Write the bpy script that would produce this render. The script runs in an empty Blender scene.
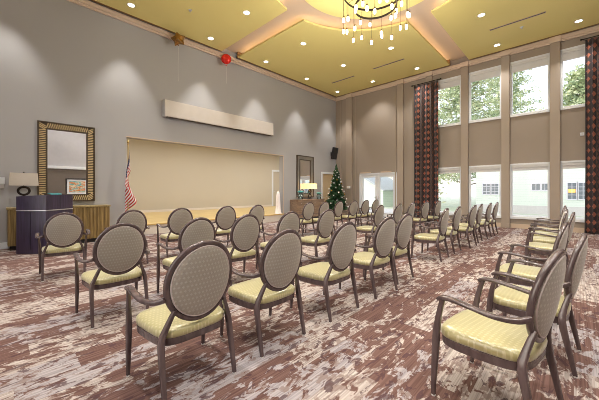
import bpy, bmesh, math, random
from mathutils import Vector, Matrix, Quaternion
PI = math.pi
R = math.radians
random.seed(7)
scn = bpy.context.scene
COL = scn.collection

# ------------------------------------------------------------------ materials
def new_mat(name):
    m = bpy.data.materials.new(name); m.use_nodes = True
    nt = m.node_tree
    return m, nt, nt.nodes['Principled BSDF']

def N(nt, kind, **kw):
    n = nt.nodes.new(kind)
    for k, v in kw.items():
        if k.startswith('i_'):
            key = k[2:]
            n.inputs[int(key) if key.isdigit() else key].default_value = v
        else:
            setattr(n, k, v)
    return n

def math_node(nt, op, a, b=None, c=None):
    n = nt.nodes.new('ShaderNodeMath'); n.operation = op
    for i, v in enumerate((a, b, c)):
        if v is None: continue
        if isinstance(v, (int, float)): n.inputs[i].default_value = v
        else: nt.links.new(v, n.inputs[i])
    return n.outputs[0]

def mix_col(nt, fac, a, b):
    n = nt.nodes.new('ShaderNodeMix'); n.data_type = 'RGBA'
    for i, v in ((0, fac), (6, a), (7, b)):
        if isinstance(v, (int, float)): n.inputs[i].default_value = v
        elif isinstance(v, tuple): n.inputs[i].default_value = (*v, 1) if len(v) == 3 else v
        else: nt.links.new(v, n.inputs[i])
    return n.outputs[2]

def plain(name, col, rough=.5, metal=0, spec=.5, noise=.06, nscale=6, bump=0, bscale=60, coat=0, sheen=0):
    m, nt, b = new_mat(name)
    tc = N(nt, 'ShaderNodeTexCoord')
    nz = N(nt, 'ShaderNodeTexNoise', i_Scale=nscale, i_Detail=3.0)
    nt.links.new(tc.outputs['Object'], nz.inputs['Vector'])
    lo = tuple(max(0, c * (1 - noise)) for c in col); hi = tuple(min(1, c * (1 + noise)) for c in col)
    nt.links.new(mix_col(nt, nz.outputs['Fac'], lo, hi), b.inputs['Base Color'])
    b.inputs['Roughness'].default_value = rough; b.inputs['Metallic'].default_value = metal
    b.inputs['Specular IOR Level'].default_value = spec
    if coat: b.inputs['Coat Weight'].default_value = coat
    if sheen: b.inputs['Sheen Weight'].default_value = sheen
    if bump:
        n2 = N(nt, 'ShaderNodeTexNoise', i_Scale=bscale, i_Detail=2.0)
        nt.links.new(tc.outputs['Object'], n2.inputs['Vector'])
        bp = N(nt, 'ShaderNodeBump', i_Strength=bump, i_Distance=.01)
        nt.links.new(n2.outputs['Fac'], bp.inputs['Height']); nt.links.new(bp.outputs[0], b.inputs['Normal'])
    return m

def emit(name, col, s):
    m, nt, b = new_mat(name)
    b.inputs['Base Color'].default_value = (*col, 1)
    b.inputs['Emission Color'].default_value = (*col, 1); b.inputs['Emission Strength'].default_value = s
    return m

def wood(name, c1, c2, scale=(2, 2, 30), rough=.35, spec=.5, det=4.0):
    m, nt, b = new_mat(name)
    tc = N(nt, 'ShaderNodeTexCoord'); mp = N(nt, 'ShaderNodeMapping'); mp.inputs['Scale'].default_value = scale
    nz = N(nt, 'ShaderNodeTexNoise', i_Scale=1.0, i_Detail=det, i_Distortion=.6)
    nt.links.new(tc.outputs['Object'], mp.inputs[0]); nt.links.new(mp.outputs[0], nz.inputs['Vector'])
    r = N(nt, 'ShaderNodeValToRGB'); r.color_ramp.elements[0].position = .35; r.color_ramp.elements[1].position = .65
    r.color_ramp.elements[0].color = (*c1, 1); r.color_ramp.elements[1].color = (*c2, 1)
    nt.links.new(nz.outputs['Fac'], r.inputs[0]); nt.links.new(r.outputs[0], b.inputs['Base Color'])
    b.inputs['Roughness'].default_value = rough; b.inputs['Specular IOR Level'].default_value = spec
    return m

def fabric(name, base, tick, axes, sx, sz, rough=.45, spec=.5, sheen=.3, coat=0):
    """staggered rows of small light ticks woven into a plain ground"""
    m, nt, b = new_mat(name)
    tc = N(nt, 'ShaderNodeTexCoord'); sp = N(nt, 'ShaderNodeSeparateXYZ'); nt.links.new(tc.outputs['Object'], sp.inputs[0])
    u = math_node(nt, 'MULTIPLY', sp.outputs[axes[0]], 1 / sx); v = math_node(nt, 'MULTIPLY', sp.outputs[axes[1]], 1 / sz)
    row = math_node(nt, 'FLOOR', u)
    half = math_node(nt, 'MULTIPLY', math_node(nt, 'FLOORED_MODULO', row, 2.0), .5)
    fv = math_node(nt, 'ABSOLUTE', math_node(nt, 'SUBTRACT', math_node(nt, 'FRACT', math_node(nt, 'ADD', v, half)), .5))
    fu = math_node(nt, 'ABSOLUTE', math_node(nt, 'SUBTRACT', math_node(nt, 'FRACT', u), .5))
    k = math_node(nt, 'ADD', math_node(nt, 'MULTIPLY', fu, 1.1), fv)
    msk = N(nt, 'ShaderNodeMapRange', i_1=.28, i_2=.42, i_3=1.0, i_4=0.0); nt.links.new(k, msk.inputs[0])
    nz = N(nt, 'ShaderNodeTexNoise', i_Scale=250.0, i_Detail=2.0); nt.links.new(tc.outputs['Object'], nz.inputs['Vector'])
    c = mix_col(nt, msk.outputs[0], base, tick)
    c2 = mix_col(nt, math_node(nt, 'MULTIPLY', nz.outputs['Fac'], .25), c, (base[0]*.6, base[1]*.6, base[2]*.6))
    nt.links.new(c2, b.inputs['Base Color'])
    b.inputs['Roughness'].default_value = rough; b.inputs['Specular IOR Level'].default_value = spec
    b.inputs['Sheen Weight'].default_value = sheen
    b.inputs['Coat Weight'].default_value = coat; b.inputs['Coat Roughness'].default_value = .28
    bp = N(nt, 'ShaderNodeBump', i_Strength=.35, i_Distance=.003)
    nt.links.new(msk.outputs[0], bp.inputs['Height']); nt.links.new(bp.outputs[0], b.inputs['Normal'])
    return m

def carpet_mat():
    m, nt, b = new_mat('carpet')
    L = nt.links.new
    tc = N(nt, 'ShaderNodeTexCoord'); sp = N(nt, 'ShaderNodeSeparateXYZ'); L(tc.outputs['Object'], sp.inputs[0])
    x, y = sp.outputs[0], sp.outputs[1]
    # planks .5 m wide by 1 m, staggered
    xi = math_node(nt, 'FLOOR', math_node(nt, 'DIVIDE', x, .25))
    off = math_node(nt, 'MULTIPLY', math_node(nt, 'FRACT', math_node(nt, 'MULTIPLY', xi, .37)), 1.0)
    yi = math_node(nt, 'FLOOR', math_node(nt, 'DIVIDE', math_node(nt, 'ADD', y, off), 1.0))
    cm = N(nt, 'ShaderNodeCombineXYZ'); L(xi, cm.inputs[0]); L(yi, cm.inputs[1])
    wn = N(nt, 'ShaderNodeTexWhiteNoise', noise_dimensions='2D'); L(cm.outputs[0], wn.inputs['Vector'])
    ws = N(nt, 'ShaderNodeSeparateXYZ'); L(wn.outputs['Color'], ws.inputs[0])
    # patch noise, stretched along the planks
    mp = N(nt, 'ShaderNodeMapping'); mp.inputs['Scale'].default_value = (10.5, 5.0, 1)
    L(tc.outputs['Object'], mp.inputs[0])
    ad = N(nt, 'ShaderNodeVectorMath', operation='ADD'); L(mp.outputs[0], ad.inputs[0])
    sc = N(nt, 'ShaderNodeVectorMath', operation='SCALE'); L(wn.outputs['Color'], sc.inputs[0]); sc.inputs['Scale'].default_value = .7
    L(sc.outputs[0], ad.inputs[1])
    n1 = N(nt, 'ShaderNodeTexNoise', i_Scale=1.0, i_Detail=5.0, i_Roughness=.66, i_Distortion=.7); L(ad.outputs[0], n1.inputs['Vector'])
    thr = math_node(nt, 'ADD', n1.outputs['Fac'], math_node(nt, 'MULTIPLY', math_node(nt, 'SUBTRACT', ws.outputs[0], .5), .20))
    patch = N(nt, 'ShaderNodeMapRange', i_1=.485, i_2=.515, i_3=0.0, i_4=1.0); L(thr, patch.inputs[0])
    # thin dark-brown veins at other places
    mp3 = N(nt, 'ShaderNodeMapping'); mp3.inputs['Scale'].default_value = (16, 6, 1); L(tc.outputs['Object'], mp3.inputs[0])
    n3 = N(nt, 'ShaderNodeTexNoise', i_Scale=1.0, i_Detail=3.0, i_Roughness=.6, i_Distortion=.6); L(mp3.outputs[0], n3.inputs['Vector'])
    vein = N(nt, 'ShaderNodeMapRange', i_1=.585, i_2=.605, i_3=0.0, i_4=1.0); L(n3.outputs['Fac'], vein.inputs[0])
    # fine streak along y
    mp2 = N(nt, 'ShaderNodeMapping'); mp2.inputs['Scale'].default_value = (75, 1.3, 1); L(tc.outputs['Object'], mp2.inputs[0])
    n2 = N(nt, 'ShaderNodeTexNoise', i_Scale=1.0, i_Detail=2.0); L(mp2.outputs[0], n2.inputs['Vector'])
    st = N(nt, 'ShaderNodeMapRange', i_1=.35, i_2=.65, i_3=0.0, i_4=1.0); L(n2.outputs['Fac'], st.inputs[0])
    light = mix_col(nt, st.outputs[0], (.24, .20, .19), (.50, .44, .41))
    tint = mix_col(nt, math_node(nt, 'MULTIPLY', math_node(nt, 'GREATER_THAN', ws.outputs[1], .72), .45), light, (.25, .24, .29))
    brown = mix_col(nt, st.outputs[0], (.095, .050, .044), (.170, .098, .084))
    n5 = N(nt, 'ShaderNodeTexNoise', i_Scale=1.9, i_Detail=4.0, i_Roughness=.6); L(ad.outputs[0], n5.inputs['Vector'])
    midm = N(nt, 'ShaderNodeMapRange', i_1=.53, i_2=.57, i_3=0.0, i_4=.75); L(n5.outputs['Fac'], midm.inputs[0])
    tint = mix_col(nt, midm.outputs[0], tint, (.205, .145, .13))
    c = mix_col(nt, patch.outputs[0], tint, brown)
    c = mix_col(nt, math_node(nt, 'MULTIPLY', vein.outputs[0], .8), c, (.075, .040, .045))
    L(c, b.inputs['Base Color'])
    b.inputs['Roughness'].default_value = .95; b.inputs['Specular IOR Level'].default_value = .15
    n4 = N(nt, 'ShaderNodeTexNoise', i_Scale=220.0); L(tc.outputs['Object'], n4.inputs['Vector'])
    bp = N(nt, 'ShaderNodeBump', i_Strength=.3, i_Distance=.004); L(n4.outputs['Fac'], bp.inputs['Height']); L(bp.outputs[0], b.inputs['Normal'])
    return m

def curtain_mat():
    m, nt, b = new_mat('curtain_fabric')
    L = nt.links.new
    uv = N(nt, 'ShaderNodeUVMap'); uv.uv_map = 'UVMap'
    sp = N(nt, 'ShaderNodeSeparateXYZ'); L(uv.outputs[0], sp.inputs[0])
    u, v = sp.outputs[0], sp.outputs[1]
    cu = math_node(nt, 'DIVIDE', u, .22)
    fu = math_node(nt, 'ABSOLUTE', math_node(nt, 'SUBTRACT', math_node(nt, 'FRACT', cu), .5))
    fv = math_node(nt, 'ABSOLUTE', math_node(nt, 'SUBTRACT', math_node(nt, 'FRACT', math_node(nt, 'DIVIDE', v, .25)), .5))
    k = math_node(nt, 'ADD', fu, fv)
    dia = math_node(nt, 'LESS_THAN', k, .36)
    ring = math_node(nt, 'LESS_THAN', k, .56)
    alt = math_node(nt, 'FLOORED_MODULO', math_node(nt, 'FLOOR', cu), 3.0)
    isb = math_node(nt, 'GREATER_THAN', alt, 1.5)
    nz = N(nt, 'ShaderNodeTexNoise', i_Scale=9.0, i_Detail=3.0); L(uv.outputs[0], nz.inputs['Vector'])
    orange = mix_col(nt, nz.outputs['Fac'], (.24, .065, .04), (.48, .17, .10))
    dark = mix_col(nt, nz.outputs['Fac'], (.008, .007, .011), (.028, .018, .024))
    a = mix_col(nt, dia, dark, orange)
    brown = mix_col(nt, nz.outputs['Fac'], (.04, .018, .014), (.13, .055, .035))
    b2 = mix_col(nt, math_node(nt, 'LESS_THAN', math_node(nt, 'ABSOLUTE', math_node(nt, 'SUBTRACT', k, .5)), .11), brown, (.015, .014, .022))
    L(mix_col(nt, isb, a, b2), b.inputs['Base Color'])
    b.inputs['Roughness'].default_value = .5; b.inputs['Sheen Weight'].default_value = .2
    return m

def glass_mat(name='window_glass', tint=(1, 1, 1)):
    m = bpy.data.materials.new(name); m.use_nodes = True
    nt = m.node_tree; nt.nodes.clear()
    o = nt.nodes.new('ShaderNodeOutputMaterial'); t = nt.nodes.new('ShaderNodeBsdfTransparent'); g = nt.nodes.new('ShaderNodeBsdfGlossy')
    t.inputs[0].default_value = (*tint, 1); g.inputs['Roughness'].default_value = .02
    mx = nt.nodes.new('ShaderNodeMixShader'); fr = nt.nodes.new('ShaderNodeFresnel'); fr.inputs[0].default_value = 1.35
    nt.links.new(fr.outputs[0], mx.inputs[0]); nt.links.new(t.outputs[0], mx.inputs[1]); nt.links.new(g.outputs[0], mx.inputs[2])
    nt.links.new(mx.outputs[0], o.inputs[0])
    return m

def flag_mat():
    m, nt, b = new_mat('flag_cloth'); L = nt.links.new
    uv = N(nt, 'ShaderNodeUVMap'); uv.uv_map = 'UVMap'
    sp = N(nt, 'ShaderNodeSeparateXYZ'); L(uv.outputs[0], sp.inputs[0])
    u, v = sp.outputs[0], sp.outputs[1]      # u along the fly, v down the hoist
    s = math_node(nt, 'FLOORED_MODULO', math_node(nt, 'FLOOR', math_node(nt, 'MULTIPLY', v, 13.0)), 2.0)
    stripes = mix_col(nt, s, (.42, .008, .015), (.72, .70, .69))
    cant = math_node(nt, 'MULTIPLY', math_node(nt, 'LESS_THAN', u, .42), math_node(nt, 'LESS_THAN', v, .538))
    # stars: small dots in a staggered lattice
    gx = math_node(nt, 'MULTIPLY', u, 12 / .42); gy = math_node(nt, 'MULTIPLY', v, 10 / .538)
    gx2 = math_node(nt, 'ADD', math_node(nt, 'MULTIPLY', gx, .5), math_node(nt, 'MULTIPLY', math_node(nt, 'FLOORED_MODULO', math_node(nt, 'FLOOR', gy), 2.0), .5))
    dx = math_node(nt, 'SUBTRACT', math_node(nt, 'FRACT', gx2), .5); dy = math_node(nt, 'SUBTRACT', math_node(nt, 'FRACT', gy), .5)
    dd = math_node(nt, 'ADD', math_node(nt, 'MULTIPLY', math_node(nt, 'MULTIPLY', dx, dx), 2.5), math_node(nt, 'MULTIPLY', dy, dy))
    star = math_node(nt, 'LESS_THAN', dd, .03)
    canton = mix_col(nt, star, (.012, .018, .08), (.8, .8, .8))
    L(mix_col(nt, cant, stripes, canton), b.inputs['Base Color'])
    b.inputs['Roughness'].default_value = .7
    return m

def art_mat():
    m, nt, b = new_mat('abstract_art'); L = nt.links.new
    tc = N(nt, 'ShaderNodeTexCoord'); mp = N(nt, 'ShaderNodeMapping'); mp.inputs['Scale'].default_value = (1, 3, 9); L(tc.outputs['Object'], mp.inputs[0])
    nz = N(nt, 'ShaderNodeTexNoise', i_Scale=1.4, i_Detail=4.0, i_Distortion=.8); L(mp.outputs[0], nz.inputs['Vector'])
    r = N(nt, 'ShaderNodeValToRGB'); r.color_ramp.interpolation = 'CONSTANT'
    e = r.color_ramp.elements; e[0].color = (.6, .5, .3, 1); e[1].position = .38; e[1].color = (.05, .35, .42, 1)
    for p, c in ((.46, (.75, .7, .5, 1)), (.52, (.6, .12, .03, 1)), (.58, (.7, .35, .1, 1)), (.64, (.2, .12, .08, 1))):
        k = e.new(p); k.color = c
    L(nz.outputs['Fac'], r.inputs[0]); L(r.outputs[0], b.inputs['Base Color'])
    return m

def siding_mat():
    m, nt, b = new_mat('lap_siding'); L = nt.links.new
    tc = N(nt, 'ShaderNodeTexCoord'); sp = N(nt, 'ShaderNodeSeparateXYZ'); L(tc.outputs['Object'], sp.inputs[0])
    f = math_node(nt, 'FRACT', math_node(nt, 'DIVIDE', sp.outputs[2], .16))
    g = math_node(nt, 'LESS_THAN', f, .12)
    L(mix_col(nt, g, (.74, .84, .77), (.62, .72, .66)), b.inputs['Base Color'])
    bp = N(nt, 'ShaderNodeBump', i_Strength=.5, i_Distance=.02); L(f, bp.inputs['Height']); L(bp.outputs[0], b.inputs['Normal'])
    b.inputs['Roughness'].default_value = .7
    return m

def leaf_mat(name, a, c, nscale=3):
    m, nt, b = new_mat(name); L = nt.links.new
    tc = N(nt, 'ShaderNodeTexCoord'); nz = N(nt, 'ShaderNodeTexNoise', i_Scale=float(nscale), i_Detail=3.0); L(tc.outputs['Object'], nz.inputs['Vector'])
    mr = N(nt, 'ShaderNodeMapRange', i_1=.35, i_2=.65, i_3=0.0, i_4=1.0); L(nz.outputs['Fac'], mr.inputs[0])
    L(mix_col(nt, mr.outputs[0], a, c), b.inputs['Base Color']); b.inputs['Roughness'].default_value = .6
    return m

M = {}
M['wall_grey'] = plain('wall_grey_paint', (.375, .372, .39), .75, noise=.03, nscale=1.5)
M['wall_taupe'] = plain('wall_taupe_panel', (.30, .25, .21), .6, noise=.03, nscale=1.5)
M['pilaster'] = plain('pilaster_taupe', (.345, .285, .235), .55, noise=.03, nscale=1.5)
M['stage_wall'] = plain('stage_wall_beige', (.53, .48, .40), .8, noise=.02, nscale=1)
M['white_trim'] = plain('white_trim', (.72, .75, .80), .45, noise=.02)
M['crown'] = plain('crown_cream', (.66, .53, .43), .5, noise=.02)
M['upper_ceiling'] = plain('upper_ceiling_tan', (.55, .45, .37), .8, noise=.02)
M['yellow'] = plain('ceiling_panel_olive_yellow', (.81, .71, .28), .7, noise=.02, nscale=1)
M['gap_shade'] = plain('panel_gap_shade_brown', (.30, .17, .07), .7, noise=.02, nscale=1)  # shade of the perimeter gap put into a brown colour
M['base_tan'] = plain('baseboard_tan', (.55, .43, .33), .5, noise=.03)
M['carpet'] = carpet_mat()
M['frame_wood'] = wood('chair_frame_wood', (.060, .040, .042), (.115, .080, .082), (14, 14, 3), .26, .8)
M['back_fabric'] = fabric('back_fabric', (.35, .32, .275), (.44, .41, .36), (2, 1), .030, .026, .45)
M['seat_fabric'] = fabric('seat_fabric', (.42, .375, .175), (.54, .49, .28), (0, 1), .030, .026, .32, .7, .3, .55)
M['piping'] = plain('piping_pale', (.50, .43, .42), .4, noise=.05)
M['glide'] = plain('glide_plastic', (.6, .58, .58), .4)
M['black'] = plain('satin_black', (.015, .014, .016), .4)
M['iron'] = plain('dark_bronze', (.03, .022, .018), .4, metal=.6)
M['stage_wood'] = wood('stage_maple_boards', (.52, .36, .13), (.70, .52, .23), (18, .6, 2), .3)
M['riser'] = plain('stage_riser_cream', (.72, .66, .60), .5)
M['espresso'] = wood('lectern_espresso', (.022, .014, .034), (.045, .03, .07), (30, 30, 2), .28, .6)
M['silver'] = plain('brushed_silver', (.62, .62, .66), .3, metal=.8)
M['reed'] = wood('reeded_wood', (.16, .10, .035), (.36, .25, .10), (30, 30, 1.5), .45)
M['reed_top'] = wood('sideboard_top_wood', (.22, .16, .07), (.36, .28, .13), (3, 20, 3), .4)
M['brown_wood'] = wood('brown_dresser_wood', (.20, .13, .085), (.32, .22, .15), (20, 2, 20), .4)
M['gold'] = plain('antique_gold', (.62, .48, .27), .4, metal=.35, noise=.25, nscale=30)
M['dark_edge'] = plain('mirror_dark_edge', (.055, .035, .02), .45)
mm, nt_, b_ = new_mat('mirror_silver'); b_.inputs['Base Color'].default_value = (.88, .89, .92, 1); b_.inputs['Metallic'].default_value = 1; b_.inputs['Roughness'].default_value = .015
M['mirror'] = mm
M['shade'] = plain('linen_shade', (.80, .74, .68), .8, bump=.2, bscale=200)
m_, nt_, b_ = new_mat('lit_linen_shade'); b_.inputs['Base Color'].default_value = (.85, .7, .45, 1)
b_.inputs['Emission Color'].default_value = (1, .80, .55, 1); b_.inputs['Emission Strength'].default_value = .3
M['lit_shade'] = m_
M['curtain'] = curtain_mat()
M['glass'] = glass_mat()
M['vase_glass'] = glass_mat('vase_glass', (.88, .95, .96))
M['teal'] = plain('teal_glaze', (.05, .33, .36), .3)
M['flag'] = flag_mat()
M['pole'] = plain('flag_pole_brass', (.55, .38, .14), .3, metal=.9)
M['art'] = art_mat()
M['siding'] = siding_mat()
M['slate'] = plain('house_roof_grey', (.45, .50, .54), .8, noise=.15)
M['concrete'] = plain('pale_concrete', (.62, .62, .62), .8, noise=.08)
M['lawn'] = leaf_mat('lawn_grass', (.42, .50, .38), (.60, .65, .54), 2)
M['pine'] = leaf_mat('pine_needles', (.26, .37, .22), (.64, .71, .45), 1.2)
M['pale_leaf'] = leaf_mat('pale_leaves', (.42, .50, .28), (.74, .74, .48), 1.5)
M['xmas'] = leaf_mat('christmas_fir', (.015, .05, .025), (.08, .20, .09), 14)
M['bark'] = wood('bark', (.10, .07, .05), (.22, .17, .13), (8, 8, 2), .9)
M['red_foil'] = plain('red_foil', (.75, .03, .02), .2, metal=.35, noise=.1)
M['gold_foil'] = plain('bronze_gold_foil', (.36, .19, .06), .2, metal=.9, noise=.3, nscale=20)
M['ribbon'] = plain('white_ribbon', (.7, .68, .66), .4)
M['bulb'] = emit('frosted_bulb_glow', (1, .88, .68), 6)
M['downlight'] = emit('downlight_lens', (1, .93, .80), 14)
M['cove'] = emit('cove_led', (1, .76, .52), 7)
M['socket'] = plain('aged_brass', (.16, .11, .05), .35, metal=.7)
M['bauble_silver'] = plain('silver_bauble', (.85, .85, .86), .25, metal=.1)
M['bauble_gold'] = plain('gold_bauble', (.75, .5, .15), .2, metal=.8)
M['dark_pane'] = plain('house_window_glass', (.20, .24, .27), .15)
M['amber'] = emit('amber_lamp_glow', (1, .42, .08), 1.0)
M['white_cloth'] = plain('white_drape', (.85, .80, .82), .7)
M['tan_door'] = plain('tan_door_paint', (.62, .47, .30), .5)
M['grille'] = plain('speaker_grille', (.03, .03, .032), .7, bump=.6, bscale=300)
M['shadeblind'] = plain('roller_blind', (.66, .67, .70), .8)

# ------------------------------------------------------------------ mesh helpers
def link(name, bm, mat, parent=None, smooth=False, angle=40):
    me = bpy.data.meshes.new(name)
    bmesh.ops.recalc_face_normals(bm, faces=bm.faces)
    bm.to_mesh(me); bm.free()
    mats = mat if isinstance(mat, (list, tuple)) else [mat]
    for m in mats: me.materials.append(m)
    if smooth:
        for p in me.polygons: p.use_smooth = True
        try: me.set_sharp_from_angle(angle=R(angle))
        except Exception: pass
    o = bpy.data.objects.new(name, me); COL.objects.link(o)
    if parent: o.parent = parent
    return o

def tag(o, label=None, cat=None, group=None, kind=None):
    if label: o['label'] = label
    if cat: o['category'] = cat
    if group: o['group'] = group
    if kind: o['kind'] = kind
    return o

def empty(name, loc=(0, 0, 0), rz=0, label=None, cat=None, group=None, kind=None):
    o = bpy.data.objects.new(name, None); COL.objects.link(o)
    o.empty_display_size = .1
    o.location = loc; o.rotation_euler = (0, 0, rz)
    return tag(o, label, cat, group, kind)

def box(bm, x0, x1, y0, y1, z0, z1, bev=0, mi=0):
    vs = [bm.verts.new((x, y, z)) for z in (z0, z1) for (x, y) in ((x0, y0), (x1, y0), (x1, y1), (x0, y1))]
    fs = [bm.faces.new([vs[i] for i in q]) for q in ((3, 2, 1, 0), (4, 5, 6, 7), (0, 1, 5, 4), (1, 2, 6, 5), (2, 3, 7, 6), (3, 0, 4, 7))]
    for f in fs: f.material_index = mi
    if bev:
        es = list({e for f in fs for e in f.edges})
        bmesh.ops.bevel(bm, geom=es, offset=bev, segments=2, affect='EDGES', profile=.7)
    return vs

def B(): return bmesh.new()

def boxo(name, mat, parent, *a, bev=0, **k):
    bm = B(); box(bm, *a, bev=bev); return link(name, bm, mat, parent, smooth=bev > 0, **k)

def sweep(bm, pts, sizes, up=(0, 0, 1), n=10, closed=False, cap=True, sq=.6):
    """superellipse profile of (width, height) swept along pts"""
    pts = [Vector(p) for p in pts]; up = Vector(up); rings = []
    m = len(pts)
    for i, p in enumerate(pts):
        if closed: t = pts[(i + 1) % m] - pts[i - 1]
        else: t = pts[min(i + 1, m - 1)] - pts[max(i - 1, 0)]
        t.normalize()
        s = t.cross(up)
        if s.length < 1e-4: s = t.cross(Vector((1, 0, 0)))
        s.normalize(); u = s.cross(t).normalized()
        w, h = sizes[i] if isinstance(sizes, list) else sizes
        r = []
        for k in range(n):
            a = 2 * PI * (k + .5) / n; c, d = math.cos(a), math.sin(a)
            r.append(bm.verts.new(p + s * (math.copysign(abs(c) ** sq, c) * w / 2) + u * (math.copysign(abs(d) ** sq, d) * h / 2)))
        rings.append(r)
    for i in range(m if closed else m - 1):
        a, b = rings[i], rings[(i + 1) % m]
        for k in range(n): bm.faces.new((a[k], a[(k + 1) % n], b[(k + 1) % n], b[k]))
    if cap and not closed:
        bm.faces.new(rings[0][::-1]); bm.faces.new(rings[-1])

def spline(ctrl, n=6):
    """Catmull-Rom through tuples (any dimension)"""
    P = [ctrl[0]] + list(ctrl) + [ctrl[-1]]; out = []
    for i in range(1, len(P) - 2):
        for k in range(n):
            t = k / n
            out.append(tuple(.5 * ((2 * b) + (-a + c) * t + (2 * a - 5 * b + 4 * c - d) * t * t + (-a + 3 * b - 3 * c + d) * t ** 3)
                             for a, b, c, d in zip(P[i - 1], P[i], P[i + 1], P[i + 2])))
    out.append(tuple(ctrl[-1])); return out

def swept(bm, ctrl, n=5, up=(0, 0, 1), seg=10, sq=.6):
    """ctrl rows: x, y, z, w, h"""
    s = spline(ctrl, n); sweep(bm, [p[:3] for p in s], [p[3:5] for p in s], up=up, n=seg, sq=sq)

def cyl(bm, p0, p1, r0, r1=None, n=12, cap=True):
    r1 = r0 if r1 is None else r1
    sweep(bm, [p0, p1], [(2 * r0, 2 * r0), (2 * r1, 2 * r1)], up=(0, 0, 1) if abs(Vector(p1).x - Vector(p0).x) + abs(Vector(p1).y - Vector(p0).y) > 1e-5 else (1, 0, 0), n=n, sq=1, cap=cap)

def lathe(bm, prof, n=20, c=(0, 0, 0)):
    rings = []
    for r, z in prof:
        if r < 1e-5: rings.append([bm.verts.new((c[0], c[1], c[2] + z))])
        else: rings.append([bm.verts.new((c[0] + r * math.cos(2 * PI * k / n), c[1] + r * math.sin(2 * PI * k / n), c[2] + z)) for k in range(n)])
    for a, b in zip(rings, rings[1:]):
        for k in range(n):
            if len(a) == 1 and len(b) == 1: continue
            if len(a) == 1: bm.faces.new((a[0], b[k], b[(k + 1) % n]))
            elif len(b) == 1: bm.faces.new((a[k], b[0], a[(k + 1) % n]))
            else: bm.faces.new((a[k], a[(k + 1) % n], b[(k + 1) % n], b[k]))

def copy_tree(o, parent=None):
    c = o.copy(); COL.objects.link(c)
    if parent: c.parent = parent
    for ch in list(o.children): copy_tree(ch, c)
    return c

# ------------------------------------------------------------------ the room
XL, XR, YB, YR = -9.63, 2.95, 13.02, -.95
ZW, ZP, ZU = 6.35, 6.55, 6.78
T = .25
def wall(name, axis, p, out, u0, u1, z0, z1, holes, mat):
    """slab lying on plane axis=p, thickness T towards 'out'; holes are (u0,u1,z0,z1)"""
    bm = B()
    us = sorted({u0, u1, *[h[0] for h in holes], *[h[1] for h in holes]})
    zs = sorted({z0, z1, *[h[2] for h in holes], *[h[3] for h in holes]})
    us = [u for u in us if u0 <= u <= u1]; zs = [z for z in zs if z0 <= z <= z1]
    for a, b in zip(us, us[1:]):
        col = []
        for c, d in zip(zs, zs[1:]):
            mu, mz = (a + b) / 2, (c + d) / 2
            if any(h[0] < mu < h[1] and h[2] < mz < h[3] for h in holes): continue
            if col and abs(col[-1][1] - c) < 1e-6: col[-1][1] = d
            else: col.append([c, d])
        for c, d in col:
            q0, q1 = sorted((p, p + out * T))
            if axis == 'x': box(bm, q0, q1, a, b, c, d)
            else: box(bm, a, b, q0, q1, c, d)
    o = link(name, bm, mat); tag(o, kind='structure'); return o

floor = boxo('floor', M['carpet'], None, XL - T, XR + T, YR - T, YB + T, -.1, 0); tag(floor, kind='structure')
ceil = boxo('ceiling', M['upper_ceiling'], None, XL - T, XR + T, YR - T, YB + T, ZU, ZU + .15); tag(ceil, kind='structure')

STAGE = (2.63, 8.99, 0, 2.96)
LDOOR = (11.82, 12.86, 0, 2.28)
wall('wall_left', 'x', XL, -1, YR, YB, 0, ZU, [STAGE, LDOOR], M['wall_grey'])
WX = [(-4.42, -3.33), (-3.05, -1.97), (-1.70, -.60), (-.33, .77)]
UZ, LZ = (4.12, 6.05), (.40, 2.32)
FD = (-8.10, -6.06, 0, 2.26)
holes = [FD] + [(a, b, *UZ) for a, b in WX] + [(a, b, *LZ) for a, b in WX]
wall('wall_back', 'y', YB, 1, XL - T, XR + T, 0, ZU, holes, M['wall_taupe'])
# opposite wall seen in the mirror: taupe dado below, pale paint above
wall('wall_right', 'x', XR, 1, YR, YB, 0, 2.75, [], plain('dark_taupe_wall', (.15, .125, .11), .7))
wall('wall_right_upper', 'x', XR, 1, YR, YB, 2.75, ZU, [], plain('pale_lavender_wall', (.50, .50, .55), .7))
FILL_WIN = [(-8.3, -6.3, .4, 5.9), (-5.4, -3.4, .4, 5.9), (-2.5, -.5, .4, 5.9)]  # unseen windows added behind the camera to let in fill light
wall('wall_rear', 'y', YR, -1, XL - T, XR + T, 0, ZU, FILL_WIN, M['wall_taupe'])
tag(boxo('trim_1', M['white_trim'], None, XR - .06, XR, YR, YB, 2.68, 2.84, bev=.01), kind='structure')

def band(name, mat, z0, z1, d, bev=.01):
    for nm, a in (('left', (XL, XL + d, YR, YB)), ('back', (XL + d, XR - d, YB - d, YB)), ('right', (XR - d, XR, YR, YB)), ('rear', (XL + d, XR - d, YR, YR + d))):
        tag(boxo('%s_%s' % (name, nm), mat, None, *a, z0, z1, bev=bev), kind='structure')
# crown moulding: two stepped members
n = 2
for nm, side in (('left', 0), ('back', 1), ('right', 2), ('rear', 3)):
    bm = B()
    for (d, z0, z1) in ((.05, ZW, ZW + .07), (.09, ZW + .06, ZW + .18)):
        a = [(XL, XL + d, YR, YB), (XL + d, XR - d, YB - d, YB), (XR - d, XR, YR, YB), (XL + d, XR - d, YR, YR + d)][side]
        box(bm, *a, z0, z1, bev=.012)
    tag(link('trim_%d' % n, bm, M['crown'], None, smooth=True), kind='structure'); n += 1
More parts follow.
